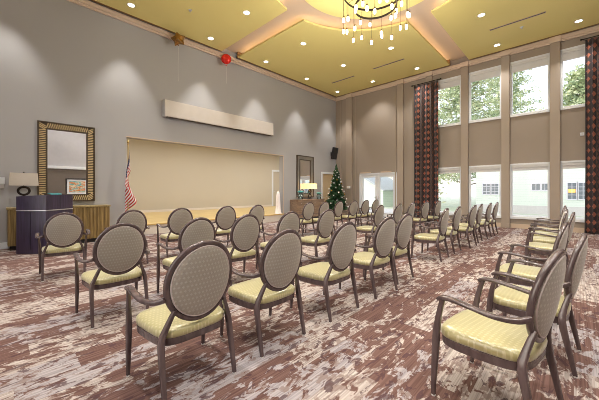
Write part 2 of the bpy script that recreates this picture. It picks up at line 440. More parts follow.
# baseboards
segs = {'left': [(YR, STAGE[0] - .02), (STAGE[1] + .02, LDOOR[0] - .12), (LDOOR[1] + .1, YB)]}
bm = B()
for a, b in segs['left']: box(bm, XL, XL + .02, a, b, 0, .15, bev=.004)
tag(link('baseboard_left', bm, M['white_trim']), kind='structure')
bm = B()
for a, b in ((XL + .02, FD[0] - .1), (FD[1] + .1, XR - .02)): box(bm, a, b, YB - .02, YB, 0, .16, bev=.004)
tag(link('baseboard_back', bm, M['base_tan']), kind='structure')
tag(boxo('baseboard_right', M['base_tan'], None, XR - .02, XR, YR, YB, 0, .15), kind='structure')

# pilasters on the back wall
px = [(-8.88, -8.52), (-6.01, -5.72), (-4.70, -4.44), (-3.31, -3.06), (-1.96, -1.71), (-.59, -.34), (.78, 1.04), (2.1, 2.36)]
for i, (a, b) in enumerate(px):
    bm = B()
    box(bm, a, b, YB - .10, YB, 0, ZW, bev=.006)
    box(bm, a - .015, b + .015, YB - .115, YB, 0, .17, bev=.006)
    tag(link('trim_%d' % n, bm, M['pilaster']), kind='structure'); n += 1
    bm = B(); box(bm, a - .02, b + .02, YB - .14, YB - .0, ZW + .0, ZW + .18, bev=.01)
    tag(link('trim_%d' % n, bm, M['crown']), kind='structure'); n += 1
# slim stiles beside the plain panels
bm = B()
for x in (-9.30, -8.36, -6.15): box(bm, x, x + .05, YB - .03, YB, .16, ZW, bev=.003)
tag(link('trim_%d' % n, bm, M['pilaster']), kind='structure'); n += 1

# windows
def window(i, axis, p, out, u0, u1, z0, z1, blind=None, sill=True, cols=1, rows=1):
    w = empty('window_%d' % i, kind='structure')
    def bx(bm, a, b, c, d, q0, q1, bev=0):   # q measured outwards from the wall face
        y0, y1 = sorted((p + out * q0, p + out * q1))
        if axis == 'y': box(bm, a, b, y0, y1, c, d, bev)
        else: box(bm, y0, y1, a, b, c, d, bev)
    bm = B(); f = .06
    for a, b, c, d in ((u0, u0 + f, z0, z1), (u1 - f, u1, z0, z1), (u0 + f, u1 - f, z0, z0 + f), (u0 + f, u1 - f, z1 - f, z1)): bx(bm, a, b, c, d, .04, .14, .004)
    for k in range(1, cols):
        x = u0 + (u1 - u0) * k / cols; bx(bm, x - .03, x + .03, z0 + f, z1 - f, .05, .13)
    for k in range(1, rows):
        z = z0 + (z1 - z0) * k / rows; bx(bm, u0 + f, u1 - f, z - .025, z + .025, .06, .12)
    link('window_frame', bm, M['white_trim'], w)
    bm = B(); c = .03   # casing on the face of the wall
    for a, b, cc, d in ((u0 - .0, u0 + c, z0, z1), (u1 - c, u1, z0, z1), (u0 - .0, u1 + .0, z1 - c, z1 + .03)): bx(bm, a, b, cc, d, -.015, .05, .003)
    link('casing', bm, M['white_trim'], w)
    bm = B(); bx(bm, u0 + .03, u1 - .03, z0 + .03, z1 - .03, .085, .091); link('pane', bm, M['glass'], w)
    if sill:
        bm = B(); bx(bm, u0 - .0, u1 + .0, z0 - .06, z0 + .02, -.04, .06, .006); link('window_sill', bm, M['white_trim'], w)
    if blind:
        bm = B(); bx(bm, u0 + .04, u1 - .04, z1 - .12, z1 - .03, .0, .08, .015); bx(bm, u0 + .05, u1 - .05, z1 - blind, z1 - .1, .035, .04)
        bx(bm, u0 + .05, u1 - .05, z1 - blind - .03, z1 - blind, .03, .045, .003)
        link('roller_blind', bm, M['shadeblind'], w)
    return w
wi = 1
for a, b in WX:
    window(wi, 'y', YB, 1, a, b, *UZ, blind=.33); wi += 1
for a, b in WX:
    window(wi, 'y', YB, 1, a, b, *LZ, blind=.20); wi += 1
for a, b, c, d in FILL_WIN:  # added rear openings, there only for their light
    window(wi, 'y', YR, -1, a, b, c, d, cols=2, rows=3); wi += 1

# french doors
d = empty('door_1', kind='structure')
bm = B(); a, b, z0, z1 = FD
for q in ((a, a + .07, 0, z1), (b - .07, b, 0, z1), (a, b, z1 - .07, z1)): box(bm, q[0], q[1], YB - .02, YB + .14, q[2], q[3], bev=.005)
link('door_frame', bm, M['white_trim'], d)
mid = (a + b) / 2
for k, (l, r) in enumerate(((a + .075, mid - .003), (mid + .003, b - .075))):
    bm = B()
    for q in ((l, l + .13, .02, z1 - .075), (r - .13, r, .02, z1 - .075), (l + .13, r - .13, .02, .28), (l + .13, r - .13, z1 - .22, z1 - .075)):
        box(bm, q[0], q[1], YB + .03, YB + .08, q[2], q[3], bev=.004)
    lf = link('door_leaf', bm, M['white_trim'], d)
    link('pane', (lambda q: (box(q, l + .12, r - .12, YB + .052, YB + .058, .27, z1 - .21), q)[1])(B()), M['glass'], lf)
    bm = B(); hx = r - .06 if k == 0 else l + .06
    cyl(bm, (hx, YB + .03, 1.02), (hx, YB - .03, 1.02), .012); cyl(bm, (hx, YB - .03, 1.02), (hx + (-.1 if k == 0 else .1), YB - .03, 1.02), .010)
    box(bm, hx - .02, hx + .02, YB + .022, YB + .03, .93, 1.12)
    link('door_handle', bm, M['silver'], lf)
bm = B(); box(bm, mid - .95, mid - .35, YB - .05, YB - .005, z1 - .0, z1 + .05, bev=.004); box(bm, mid + .2, mid + .75, YB - .05, YB - .005, z1, z1 + .05, bev=.004)
link('door_closer', bm, M['base_tan'], d)

# tan door in the left wall near the corner
d = empty('door_2', kind='structure')
a, b, z0, z1 = LDOOR
bm = B()
for q in ((a - .09, a + .01, 0, z1 + .09), (b - .01, b + .09, 0, z1 + .09), (a, b, z1 - .01, z1 + .09)): box(bm, XL - .1, XL + .025, q[0], q[1], q[2], q[3], bev=.005)
link('door_frame', bm, M['white_trim'], d)
bm = B(); box(bm, XL - .09, XL - .045, a + .01, b - .01, .01, z1 - .01, bev=.004)
for q in ((.2, 1.0), (1.15, 2.1)): box(bm, XL - .05, XL - .035, a + .16, b - .16, q[0], q[1], bev=.006)
lf = link('door_leaf', bm, M['tan_door'], d)
bm = B(); cyl(bm, (XL - .04, a + .09, 1.0), (XL + .02, a + .09, 1.0), .012); cyl(bm, (XL + .02, a + .09, 1.0), (XL + .02, a + .2, 1.0), .01)
link('door_handle', bm, M['silver'], lf)

# ------------------------------------------------------------------ stage recess
SX = -14.85; SZ = .32; S0, S1 = 1.6, 14.6; SC = 3.9
st = boxo('floor_stage', M['stage_wood'], None, SX - .2, XL - .0, S0, S1, .0, SZ); st.name = 'floor_stage'; tag(st, kind='structure')
tag(boxo('trim_%d' % n, M['riser'], None, XL - .005, XL + .03, STAGE[0], STAGE[1], 0, SZ - .03, bev=.004), kind='structure'); n += 1
tag(boxo('trim_%d' % n, M['stage_wood'], None, XL - .01, XL + .06, STAGE[0], STAGE[1], SZ - .04, SZ + .004, bev=.006), kind='structure'); n += 1
SDO = (12.94, 13.9, SZ, SZ + 2.36)
wall('wall_stage_back', 'x', SX, -1, S0, S1, SZ, SC, [SDO], M['stage_wall'])
tag(boxo('wall_stage_left', M['stage_wall'], None, SX, XL - T, S0 - .15, S0, SZ, SC), kind='structure')
tag(boxo('wall_stage_right', M['stage_wall'], None, SX, XL - T, S1, S1 + .15, SZ, SC), kind='structure')
tag(boxo('ceiling_stage', M['white_trim'], None, SX - .2, XL - T, S0, S1, SC, SC + .1), kind='structure')
tag(boxo('baseboard_stage', M['riser'], None, SX, SX + .025, S0, SDO[0] - .1, SZ, SZ + .11, bev=.004), kind='structure')
d = empty('door_3', kind='structure')
bm = B(); a, b, z0, z1 = SDO
for q in ((a - .12, a, z0, z1 + .12), (b, b + .12, z0, z1 + .12), (a, b, z1, z1 + .12)): box(bm, SX - .1, SX + .03, q[0], q[1], q[2], q[3], bev=.005)
link('door_frame', bm, M['white_trim'], d)
bm = B(); box(bm, SX - .12, SX - .07, a, b, z0 + .01, z1); link('door_leaf', bm, M['stage_wall'], d)
bm = B(); cyl(bm, (SX - .07, a + .09, z0 + 1.0), (SX - .01, a + .09, z0 + 1.0), .012); cyl(bm, (SX - .01, a + .09, z0 + 1.0), (SX - .01, a + .2, z0 + 1.0), .01)
link('door_handle', bm, M['silver'], d)
# opening trim (thin brown reveal line)
bm = B(); box(bm, XL - .02, XL + .012, STAGE[0] - .02, STAGE[1] + .02, STAGE[3] - .0, STAGE[3] + .03); box(bm, XL - .02, XL + .012, STAGE[1], STAGE[1] + .03, SZ, STAGE[3])
tag(link('trim_%d' % n, bm, M['base_tan']), kind='structure'); n += 1

# ------------------------------------------------------------------ suspended ceiling clouds
CX, CY, RO, RI = -3.36, 6.08, 2.63, 1.97
G = .35
def prism(name, poly, z0, z1, mat):
    bm = B()
    lo = [bm.verts.new((x, y, z0)) for x, y in poly]; hi = [bm.verts.new((x, y, z1)) for x, y in poly]
    fb = bm.faces.new(lo[::-1]); ft = bm.faces.new(hi); k = len(poly)
    sd = [bm.faces.new((lo[i], lo[(i + 1) % k], hi[(i + 1) % k], hi[i])) for i in range(k)]
    for f in sd: f.material_index = 1 if False else 0
    bmesh.ops.triangulate(bm, faces=[fb, ft])
    return link(name, bm, mat)
ex0, ex1, ey0, ey1 = XL + .17, XR - .17, YR + .17, YB - .17
def panel_poly(qx, qy, inset=0):
    """quadrant panel; qx,qy = -1/+1"""
    g = G + inset; r = RO + inset
    a0 = math.asin(g / r)                       # start next to the channel
    xe = (ex0 if qx < 0 else ex1) - qx * inset * .3; ye = (ey0 if qy < 0 else ey1) - qy * inset * .3
    arc = []
    for k in range(25):
        a = a0 + (PI / 2 - 2 * a0) * k / 24     # from x axis to y axis
        arc.append((CX + qx * r * math.cos(a), CY + qy * r * math.sin(a)))
    poly = [(xe, CY + qy * g)] + arc + [(CX + qx * g, ye), (xe, ye)]
    return poly, arc
for i, (qx, qy) in enumerate(((-1, 1), (1, 1), (-1, -1), (1, -1))):
    poly, arc = panel_poly(qx, qy)
    tag(prism('ceiling_panel', poly, ZP, ZP + .03, M['yellow']), kind='structure')
    # cove led tape on top of the edge facing the channel, behind a small upstand
    bm = B(); pa, _ = panel_poly(qx, qy, .008); sweep(bm, [(x, y, ZP + .045) for x, y in pa[:-1]], (.016, .05), n=4, sq=1)
    tag(link('trim_cove_lip', bm, M['yellow']), kind='structure')
    p2, arc2 = panel_poly(qx, qy, .14)
    bm = B(); line = p2[:-1]
    sweep(bm, [(x, y, ZP + .05) for x, y in line], (.03, .025), n=4, sq=1)
    tag(link('trim_cove_light', bm, M['cove']), kind='structure')
disc = [(CX + RI * math.cos(2 * PI * k / 72), CY + RI * math.sin(2 * PI * k / 72)) for k in range(72)]
tag(prism('ceiling_disc', disc, ZP, ZP + .03, M['yellow']), kind='structure')
bm = B(); sweep(bm, [(CX + (RI - .12) * math.cos(2 * PI * k / 72), CY + (RI - .12) * math.sin(2 * PI * k / 72), ZP + .05) for k in range(72)], (.03, .03), n=4, sq=1, closed=True)
tag(link('trim_cove_light', bm, M['cove']), kind='structure')
# brown strip painted as gap shade at the outer edge of the clouds
bm = B(); w = .05
for a in ((ex0 - w, ex0, ey0 - w, ey1 + w), (ex1, ex1 + w, ey0 - w, ey1 + w), (ex0, ex1, ey1, ey1 + w), (ex0, ex1, ey0 - w, ey0)):
    if a[1] - a[0] < .1:
        for q in ((a[2], CY - G), (CY + G, a[3])): box(bm, a[0], a[1], q[0], q[1], ZP - .008, ZU)
    else:
        for q in ((a[0], CX - G), (CX + G, a[1])): box(bm, q[0], q[1], a[2], a[3], ZP - .008, ZU)
tag(link('trim_%d' % n, bm, M['gap_shade']), kind='structure'); n += 1

# ------------------------------------------------------------------ downlights, vents, sprinklers
def spot(loc, energy, size, blend, col=(1, .95, .87), rad=.05):
    l = bpy.data.lights.new('downlight_beam', 'SPOT'); l.energy = energy; l.spot_size = R(size); l.spot_blend = blend; l.color = col; l.shadow_soft_size = rad
    o = bpy.data.objects.new('downlight_beam', l); COL.objects.link(o); o.location = loc; return o
dl = empty('ceiling_downlight', (0, 0, ZP), cat='ceiling light')
bm = B(); lathe(bm, [(.105, 0), (.105, -.008), (.085, -.012), (.078, -.004), (.078, 0)], 24); link('trim_ring', bm, M['white_trim'], dl, smooth=True)
bm = B(); lathe(bm, [(0, -.007), (.078, -.004)], 24); link('lens', bm, M['downlight'], dl)
DX = [-8.95, -6.90, -4.81, -1.98, .10, 2.15]; DYs = [.1, 2.56, 4.99, 7.42, 9.85, 12.25]
first = True
rowname = {12.25: 'beside the window wall', 9.85: 'second row from the window wall', 7.42: 'third row from the window wall', 4.99: 'fourth row from the window wall', 2.56: 'fifth row from the window wall', .1: 'rearmost row'}
colname = {-8.95: 'nearest the grey stage wall', -6.90: 'second from the grey wall', -4.81: 'third from the grey wall', -1.98: 'fourth from the grey wall', .10: 'fifth from the grey wall', 2.15: 'farthest from the grey wall'}
SPOT_E, SPOT_W = 240, 270
for y in DYs:
    for x in DX:
        if math.hypot(x - CX, y - CY) < RO + .15: continue
        o = dl if first else copy_tree(dl); first = False
        o.location = (x, y, ZP)
        tag(o, 'round recessed downlight in the %s, %s' % (rowname[y], colname[x]), 'ceiling light', 'recessed ceiling downlights')
        if x < -8.5: spot((x, y, ZP - .03), SPOT_W, 58, .6)
        else: spot((x, y, ZP - .03), SPOT_E * (.6 if y > 12 else 1), 95, .7)
for (x, y, l, w) in ((-7.80, 11.08, 1.25, 'near the stage wall corner'), (-5.50, 11.0, 1.35, 'in the middle, beyond the chandelier'), (-1.28, 10.96, 1.38, 'above the tall windows at upper right')):
    v = empty('ceiling_vent', (x, y, ZP), label='long slim linear air vent in the yellow ceiling, %s' % w, cat='air vent', group='linear ceiling vents')
    bm = B()
    for a in ((-l / 2, l / 2, -.045, -.03), (-l / 2, l / 2, .03, .045), (-l / 2, -l / 2 + .015, -.03, .03), (l / 2 - .015, l / 2, -.03, .03)): box(bm, *a, -.014, 0)
    link('vent_frame', bm, M['base_tan'], v)
    bm = B(); box(bm, -l / 2 + .01, l / 2 - .01, -.032, .032, -.006, 0); link('slot', bm, M['black'], v)
for x, y, w in ((-7.97, 3.8, 'near the gold star balloon'), (-1.2, 11.45, 'beside the upper right vent')):
    v = empty('fire_sprinkler', (x, y, ZP), label='small white ceiling sprinkler %s' % w, cat='sprinkler', group='ceiling sprinklers')
    bm = B(); lathe(bm, [(.05, 0), (.045, -.012), (.012, -.014), (.012, -.04), (0, -.04)], 16); link('escutcheon', bm, M['white_trim'], v, smooth=True)
    bm = B(); lathe(bm, [(0, -.05), (.025, -.05), (.025, -.054), (0, -.054)], 12); cyl(bm, (0, 0, -.038), (0, 0, -.052), .005); link('deflector', bm, M['silver'], v)

# ------------------------------------------------------------------ chandelier
ch = empty('chandelier', (CX, CY, ZP), label='two-ring dark bronze chandelier with many small hanging glowing glass lights', cat='chandelier')
Z1, R1, Z2, R2 = -.50, .74, -.88, .48
def ring(z, r):
    bm = B(); sweep(bm, [(r * math.cos(2 * PI * k / 64), r * math.sin(2 * PI * k / 64), z) for k in range(64)], (.022, .05), n=8, closed=True); return bm
link('ring', ring(Z1, R1), M['iron'], ch, smooth=True); link('ring', ring(Z2, R2), M['iron'], ch, smooth=True)
bm = B(); lathe(bm, [(0, -.001), (.13, -.001), (.13, -.03), (.03, -.045), (.03, -.1), (0, -.1)], 24); link('ceiling_canopy', bm, M['iron'], ch, smooth=True)
bm = B(); cyl(bm, (0, 0, -.04), (0, 0, -.30), .014)
for k in range(6):
    a = 2 * PI * k / 6; cyl(bm, (0, 0, -.28), (R1 * math.cos(a), R1 * math.sin(a), Z1 + .02), .005, n=6)
    if k % 2 == 0: cyl(bm, (0, 0, -.28), (R2 * math.cos(a), R2 * math.sin(a), Z2 + .02), .005, n=6)
link('suspension', bm, M['iron'], ch)
def pendant(x, y, zt, zb):
    bm = B(); cyl(bm, (x, y, zt), (x, y, zb + .15), .0035, n=6); c = link('cable', bm, M['iron'], ch)
    bm = B(); lathe(bm, [(0, .17), (.012, .17), (.022, .15), (.022, .115), (0, .115)], 12, (x, y, zb)); link('socket', bm, M['socket'], c, smooth=True)
    bm = B(); lathe(bm, [(0, .118), (.024, .118), (.028, .105), (.028, .035), (.024, .025), (0, .022)], 14, (x, y, zb)); link('glass_shade', bm, M['bulb'], c, smooth=True)
random.seed(11)
for k in range(18):
    a = 2 * PI * (k + .3) / 18; pendant(R1 * math.cos(a), R1 * math.sin(a), Z1, -1.42 + (.12 if k % 2 else 0))
for k in range(11):
    a = 2 * PI * (k + .1) / 11; pendant(R2 * math.cos(a), R2 * math.sin(a), Z2, -1.36 if k % 3 == 0 else -1.10)
pl = bpy.data.lights.new('chandelier_light', 'POINT'); pl.energy = 290; pl.color = (1, .93, .80); pl.shadow_soft_size = .5
po = bpy.data.objects.new('chandelier_light', pl); COL.objects.link(po); po.location = (CX, CY, ZP - 1.9)
pl2 = pl

# ------------------------------------------------------------------ the chair (faces +x, origin on the floor under the top of its back)
TH = R(9.5); AV = Vector((-math.sin(TH), 0, math.cos(TH)))
CC = Vector((.045, 0, .745)); A_, B_ = .245, .278
def oval(a, b, phi, off=0):
    y = a * math.cos(phi); v = b * math.sin(phi)
    p = CC + AV * v; p.y = y; p.x += .035 * (y / A_) ** 2 + off; return p
def make_chair():
    c = empty('armchair', cat='chair')
    bm = B(); pts = [oval(A_ - .017, B_ - .017, 2 * PI * k / 48) for k in range(48)]
    sweep(bm, pts, (.040, .035), up=(1, 0, 0), n=10, closed=True)
    bf = link('backrest_frame', bm, M['frame_wood'], c, smooth=True, angle=60)
    for sgn, nm in ((1, 'f'), (-1, 'b')):
        pass
    bm = B(); NR, NA = 8, 40; fr, bk = [], []
    for i in range(NR + 1):
        t = i / NR; rr = 1 - t ** 1.6 if i else 1.0
        th = .016 + .022 * math.sqrt(max(0, 1 - (rr) ** 2.2)) * 1.0
        for lst, s in ((fr, 1), (bk, -1)):
            if i == NR: p = oval(0, 0, 0, s * th); p.y = 0; lst.append([bm.verts.new(p)])
            else: lst.append([bm.verts.new(oval((A_ - .031) * rr, (B_ - .031) * rr, 2 * PI * k / NA, s * th)) for k in range(NA)])
    for lst in (fr, bk):
        for a, b in zip(lst, lst[1:]):
            for k in range(NA):
                if len(b) == 1: bm.faces.new((a[k], a[(k + 1) % NA], b[0]))
                else: bm.faces.new((a[k], a[(k + 1) % NA], b[(k + 1) % NA], b[k]))
    for k in range(NA): bm.faces.new((fr[0][k], fr[0][(k + 1) % NA], bk[0][(k + 1) % NA], bk[0][k]))
    pad = link('backrest_cushion', bm, M['back_fabric'], c, smooth=True, angle=70)
    bm = B()
    for s in (1, -1):
        sweep(bm, [oval(A_ - .036, B_ - .036, 2 * PI * k / 48, s * .019) for k in range(48)], (.009, .009), up=(1, 0, 0), n=6, closed=True)
    link('piping', bm, M['piping'], pad, smooth=True)
    # seat cushion: rounded trapezoid
    def plan(t, grow=0):
        a = 2 * PI * t; ca, sa = math.cos(a), math.sin(a); e = .42
        X = math.copysign(abs(ca) ** e, ca); Y = math.copysign(abs(sa) ** e, sa)
        x = .335 + (.242 + grow) * X; w = (.262 + .022 * X) + grow
        return x + .012 * X * (1 - Y * Y), w * Y
    bm = B(); NS = 44
    lv = [(.394, -.006), (.402, .001), (.422, .003), (.440, -.001), (.451, -.012), (.458, -.04), (.464, -.10), (.467, -.18)]
    rings = []
    for z, g in lv:
        r = []
        for k in range(NS):
            x, y = plan(k / NS, g)
            zz = z + (.010 if z > .45 else .0) * max(0, (x - .1) / .48) * .3
            r.append(bm.verts.new((x, y, zz)))
        rings.append(r)
    for a, b in zip(rings, rings[1:]):
        for k in range(NS): bm.faces.new((a[k], a[(k + 1) % NS], b[(k + 1) % NS], b[k]))
    bm.faces.new(rings[0][::-1]); cv = bm.verts.new((.335, 0, .469))
    for k in range(NS): bm.faces.new((rings[-1][k], rings[-1][(k + 1) % NS], cv))
    link('seat', bm, M['seat_fabric'], c, smooth=True, angle=60)
    # rail under the seat
    bm = B(); rr = []
    for z, g in ((.335, -.010), (.34, -.004), (.388, -.002), (.394, -.008)):
        rr.append([bm.verts.new((*plan(k / NS, g), z + .012 * ((plan(k / NS)[0] - .335) / .24) ** 2)) for k in range(NS)])
    for a, b in zip(rr, rr[1:]):
        for k in range(NS): bm.faces.new((a[k], a[(k + 1) % NS], b[(k + 1) % NS], b[k]))
    bm.faces.new(rr[0][::-1]); bm.faces.new(rr[-1])
    link('seat_frame', bm, M['frame_wood'], c, smooth=True)
    for s in (1, -1):
        # rear leg sweeps up past the rail and in to the oval
        bm = B()
        sweep(bm, [(.040, s * .252, .008), (.075, s * .252, .18), (.105, s * .250, .33), (.112, s * .248, .38), (.112, s * .240, .42),
                   (.100, s * .218, .48), (.085, s * .195, .54), (.070, s * .178, .585)],
              [(.026, .026), (.032, .036), (.036, .044), (.036, .046), (.034, .044), (.030, .036), (.028, .032), (.022, .026)], up=(1, 0, 0), n=12, sq=.42)
        l = link('leg', bm, M['frame_wood'], c, smooth=True, angle=60)
        bm = B(); lathe(bm, [(0, 0), (.014, 0), (.014, .010), (0, .010)], 12, (.040, s * .252, 0)); link('glide', bm, M['glide'], l)
        # front leg rises past the rail to carry the arm
        bm = B()
        sweep(bm, [(.580, s * .296, .008), (.572, s * .296, .18), (.562, s * .296, .36), (.556, s * .298, .44), (.540, s * .304, .54),
                   (.520, s * .311, .62), (.508, s * .314, .66)],
              [(.024, .024), (.032, .034), (.038, .044), (.034, .042), (.028, .034), (.026, .030), (.026, .030)], up=(1, 0, 0), n=12, sq=.42)
        l = link('leg', bm, M['frame_wood'], c, smooth=True, angle=60)
        bm = B(); lathe(bm, [(0, 0), (.014, 0), (.014, .010), (0, .010)], 12, (.580, s * .296, 0)); link('glide', bm, M['glide'], l)
        bm = B()
        swept(bm, [(.540, s * .316, .652, .030, .020), (.515, s * .317, .668, .040, .026), (.45, s * .321, .676, .046, .025), (.34, s * .325, .664, .044, .022),
                   (.22, s * .318, .648, .040, .024), (.125, s * .286, .650, .032, .030), (.072, s * .243, .668, .026, .034)], up=(0, 0, 1), sq=.45)
        link('armrest', bm, M['frame_wood'], c, smooth=True, angle=60)
    return c
proto = make_chair()
used = [False]
YAW = R(43.687); F_, Y0, HC = 287.4, 191.07, 1.35
def place(x, y, turn, label, group):
    o = proto if not used[0] else copy_tree(proto); used[0] = True
    o.location = (x, y, 0); o.rotation_euler = (0, 0, PI + R(turn))
    tag(o, label, 'chair', group)
ordn = ['first', 'second', 'third', 'fourth', 'fifth', 'sixth']
def at(px, X, t, dx=.035):
    px += 2.0 if px < 440 else 0
    """floor point in row X whose chair back stands in direction px of the photograph"""
    c_, s_ = math.cos(YAW), math.sin(YAW); k = (px - 299.5) / F_
    return (X, (X - dx) / (-s_ + k * c_) * (c_ + k * s_), t)
rows = [
 ('in the row nearest the stage', 'armchairs in the row nearest the stage',
  [at(62, -5.66, -6), at(130.5, -5.66, -2), at(179, -5.62, -6), at(224.5, -5.62, -6), at(255.5, -5.55, 2)],
  [at(307.2, -5.68, -2), at(322.8, -5.62, 0), at(337.5, -5.64, 1), at(352, -5.6, -6), at(364, -5.6, -2), at(374, -5.6, 0)]),
 ('in the middle row', 'armchairs in the middle row',
  [at(120, -3.38, 0), at(197, -3.38, 0), at(245, -3.36, -3), at(288, -3.36, -4), at(325.5, -3.26, 0)],
  [at(378, -3.36, 2), at(397, -3.36, 0), at(410, -3.36, 2), at(424, -3.36, -6), at(436.5, -3.36, -4)]),
 ('in the rear row of the left block', 'armchairs in the third row from the stage',
  [at(201.5, -1.78, 1), at(283, -1.79, 0), at(343.5, -1.76, -1), at(385, -1.72, -4), at(404, -1.78, -2)],
  [at(445.5, -1.78, 2), (-1.80, 6.95, 1), (-1.70, 7.85, -2), (-1.74, 8.75, 2), (-1.70, 9.65, 0), (-1.68, 10.5, 0)]),
 ('in the last row at right', 'armchairs in the last row at right',
  [(-.055, 2.19, -9), (.06, 3.14, -3), (-.06, 4.14, -2)],
  [(0, 6.25, 0), (-.09, 7.15, 3), (-.12, 8.05, 0), (-.14, 8.95, 0)]),
]
extra = {('in the row nearest the stage', 0, 0): ', standing before the dark lectern',
         ('in the rear row of the left block', 0, 0): ', biggest chair in the left foreground',
         ('in the last row at right', 0, 0): ', big in the right foreground'}
for rn, grp, near, far in rows:
    for bi, blk in enumerate((near, far)):
        for i, (x, y, t) in enumerate(blk):
            where = 'before the cross aisle' if bi == 0 else 'beyond the cross aisle'
            ex = extra.get((rn, bi, i))
            if ex: lab = 'oval-back armchair %s%s' % (rn, ex)
            else: lab = 'oval-back armchair, %s %s, %s' % ({0: 'nearest camera'}.get(i, ordn[i]), rn, where)
            place(x, y, t, lab, grp)

# ------------------------------------------------------------------ stage wall furniture
# --- big gold mirror
def mirror(name, y0, y1, z0, z1, wd, label, gold, ribbed):
    m = empty(name, (XL, (y0 + y1) / 2, z0), label=label, cat='mirror')
    hw = (y1 - y0) / 2; h = z1 - z0
    bm = B()
    for a in ((-hw, -hw + .03, 0, h), (hw - .03, hw, 0, h), (-hw + .03, hw - .03, 0, .03), (-hw + .03, hw - .03, h - .03, h)): box(bm, .002, .07, a[0], a[1], a[2], a[3], bev=.006)
    i = wd - .03
    for a in ((-hw + i, -hw + wd, i, h - i), (hw - wd, hw - i, i, h - i), (-hw + wd, hw - wd, i, wd), (-hw + wd, hw - wd, h - wd, h - i)): box(bm, .002, .055, a[0], a[1], a[2], a[3], bev=.004)
    link('mirror_frame', bm, M['dark_edge'], m)
    bm = B()
    box(bm, .002, .03, -hw + .03, -hw + i, .03, h - .03); box(bm, .002, .03, hw - i, hw - .03, .03, h - .03)
    box(bm, .002, .03, -hw + i, hw - i, .03, i); box(bm, .002, .03, -hw + i, hw - i, h - i, h - .03)
    link('border_backing', bm, M['dark_edge'] if ribbed else plain('pewter_leaf', (.30, .29, .27), .35, metal=.4), m)
    bm = B()
    if ribbed:   # carved ribs
        s = .045; k = 0
        z = .05
        while z < h - .04:
            for sg in (-1, 1):
                yy = sg * (hw - .03 - (i - .03) / 2); q = (i - .03) / 2 - .004
                zz = z
                if z < wd or z > h - wd: tl = .04 * sg
                else: tl = .0
                sweep(bm, [(.032, yy - q, min(max(zz - tl, .04), h - .04)), (.040, yy, zz), (.032, yy + q, min(max(zz + tl, .04), h - .04))], (.024, .018), up=(1, 0, 0), n=6)
            z += s
        y = -hw + wd
        while y < hw - wd + .01:
            for zc in ((i + .03) / 2, h - (i + .03) / 2):
                q = (i - .03) / 2 - .004; sweep(bm, [(.032, y - .02, zc - q), (.040, y, zc), (.032, y + .02, zc + q)], (.024, .018), up=(1, 0, 0), n=6)
            y += s
    
    if ribbed: link('carved_border', bm, M[gold], m, smooth=True)
    bm = B(); box(bm, .002, .02, -hw + wd, hw - wd, wd, h - wd); link('mirror_glass', bm, M['mirror'], m)
    return m
mirror('wall_mirror', .66, 1.84, 1.08, 3.10, .19, 'large wall mirror with wide carved gold frame above the reeded sideboard', 'gold', True)
mirror('wall_mirror', 9.86, 11.06, 1.05, 3.08, .22, 'narrow-looking mirror with dark and pewter frame beside the tan door', 'pewter' if 'pewter' in M else 'silver', False)

# --- reeded sideboard
def sideboard(y0, y1, dep, h, label, reeded):
    s = empty('sideboard', (XL + .03, (y0 + y1) / 2, 0), label=label, cat='sideboard')
    hw = (y1 - y0) / 2; wd = M['reed'] if reeded else M['brown_wood']; tp = M['reed_top'] if reeded else M['brown_wood']
    bm = B(); box(bm, 0, dep - .03, -hw + .02, hw - .02, .10, h - .04, bev=.004); link('cabinet_body', bm, wd, s)
    bm = B(); box(bm, 0, dep, -hw, hw, h - .04, h, bev=.006); link('worktop', bm, tp, s)
    bm = B(); box(bm, .03, dep - .06, -hw + .06, hw - .06, 0, .10); link('plinth', bm, M['black'], s)
    nd = 4; w = (2 * hw - .06) / nd
    for k in range(nd):
        y = -hw + .03 + w * k
        if reeded:
            bm = B(); box(bm, dep - .032, dep - .015, y + .004, y + w - .004, .11, h - .05)
            q = y + .018
            while q < y + w - .012:
                sweep(bm, [(dep - .012, q, .115), (dep - .012, q, h - .055)], (.024, .020), up=(1, 0, 0), n=8, sq=1); q += .030
            link('door', bm, wd, s, smooth=True)
        else:
            for z0, z1 in ((.12, .38), (.39, .65), (.66, h - .05)):
                bm = B(); box(bm, dep - .032, dep - .012, y + .006, y + w - .006, z0, z1, bev=.004); dr = link('drawer', bm, wd, s)
                bm = B(); lathe(bm, [(0, 0), (.012, 0), (.008, .012), (.016, .022), (0, .028)], 12)
                bmesh.ops.rotate(bm, verts=bm.verts, matrix=Matrix.Rotation(PI / 2, 3, 'Y')); bmesh.ops.translate(bm, verts=bm.verts, vec=(dep - .013, y + w / 2, (z0 + z1) / 2))
                link('knob', bm, M['silver'], dr, smooth=True)
    return s
sideboard(.12, 2.12, .44, .97, 'yellow-brown sideboard with vertical reeded doors behind the dark lectern', True)
sideboard(9.40, 11.36, .50, .95, 'brown wooden chest of drawers beneath the far mirror', False)

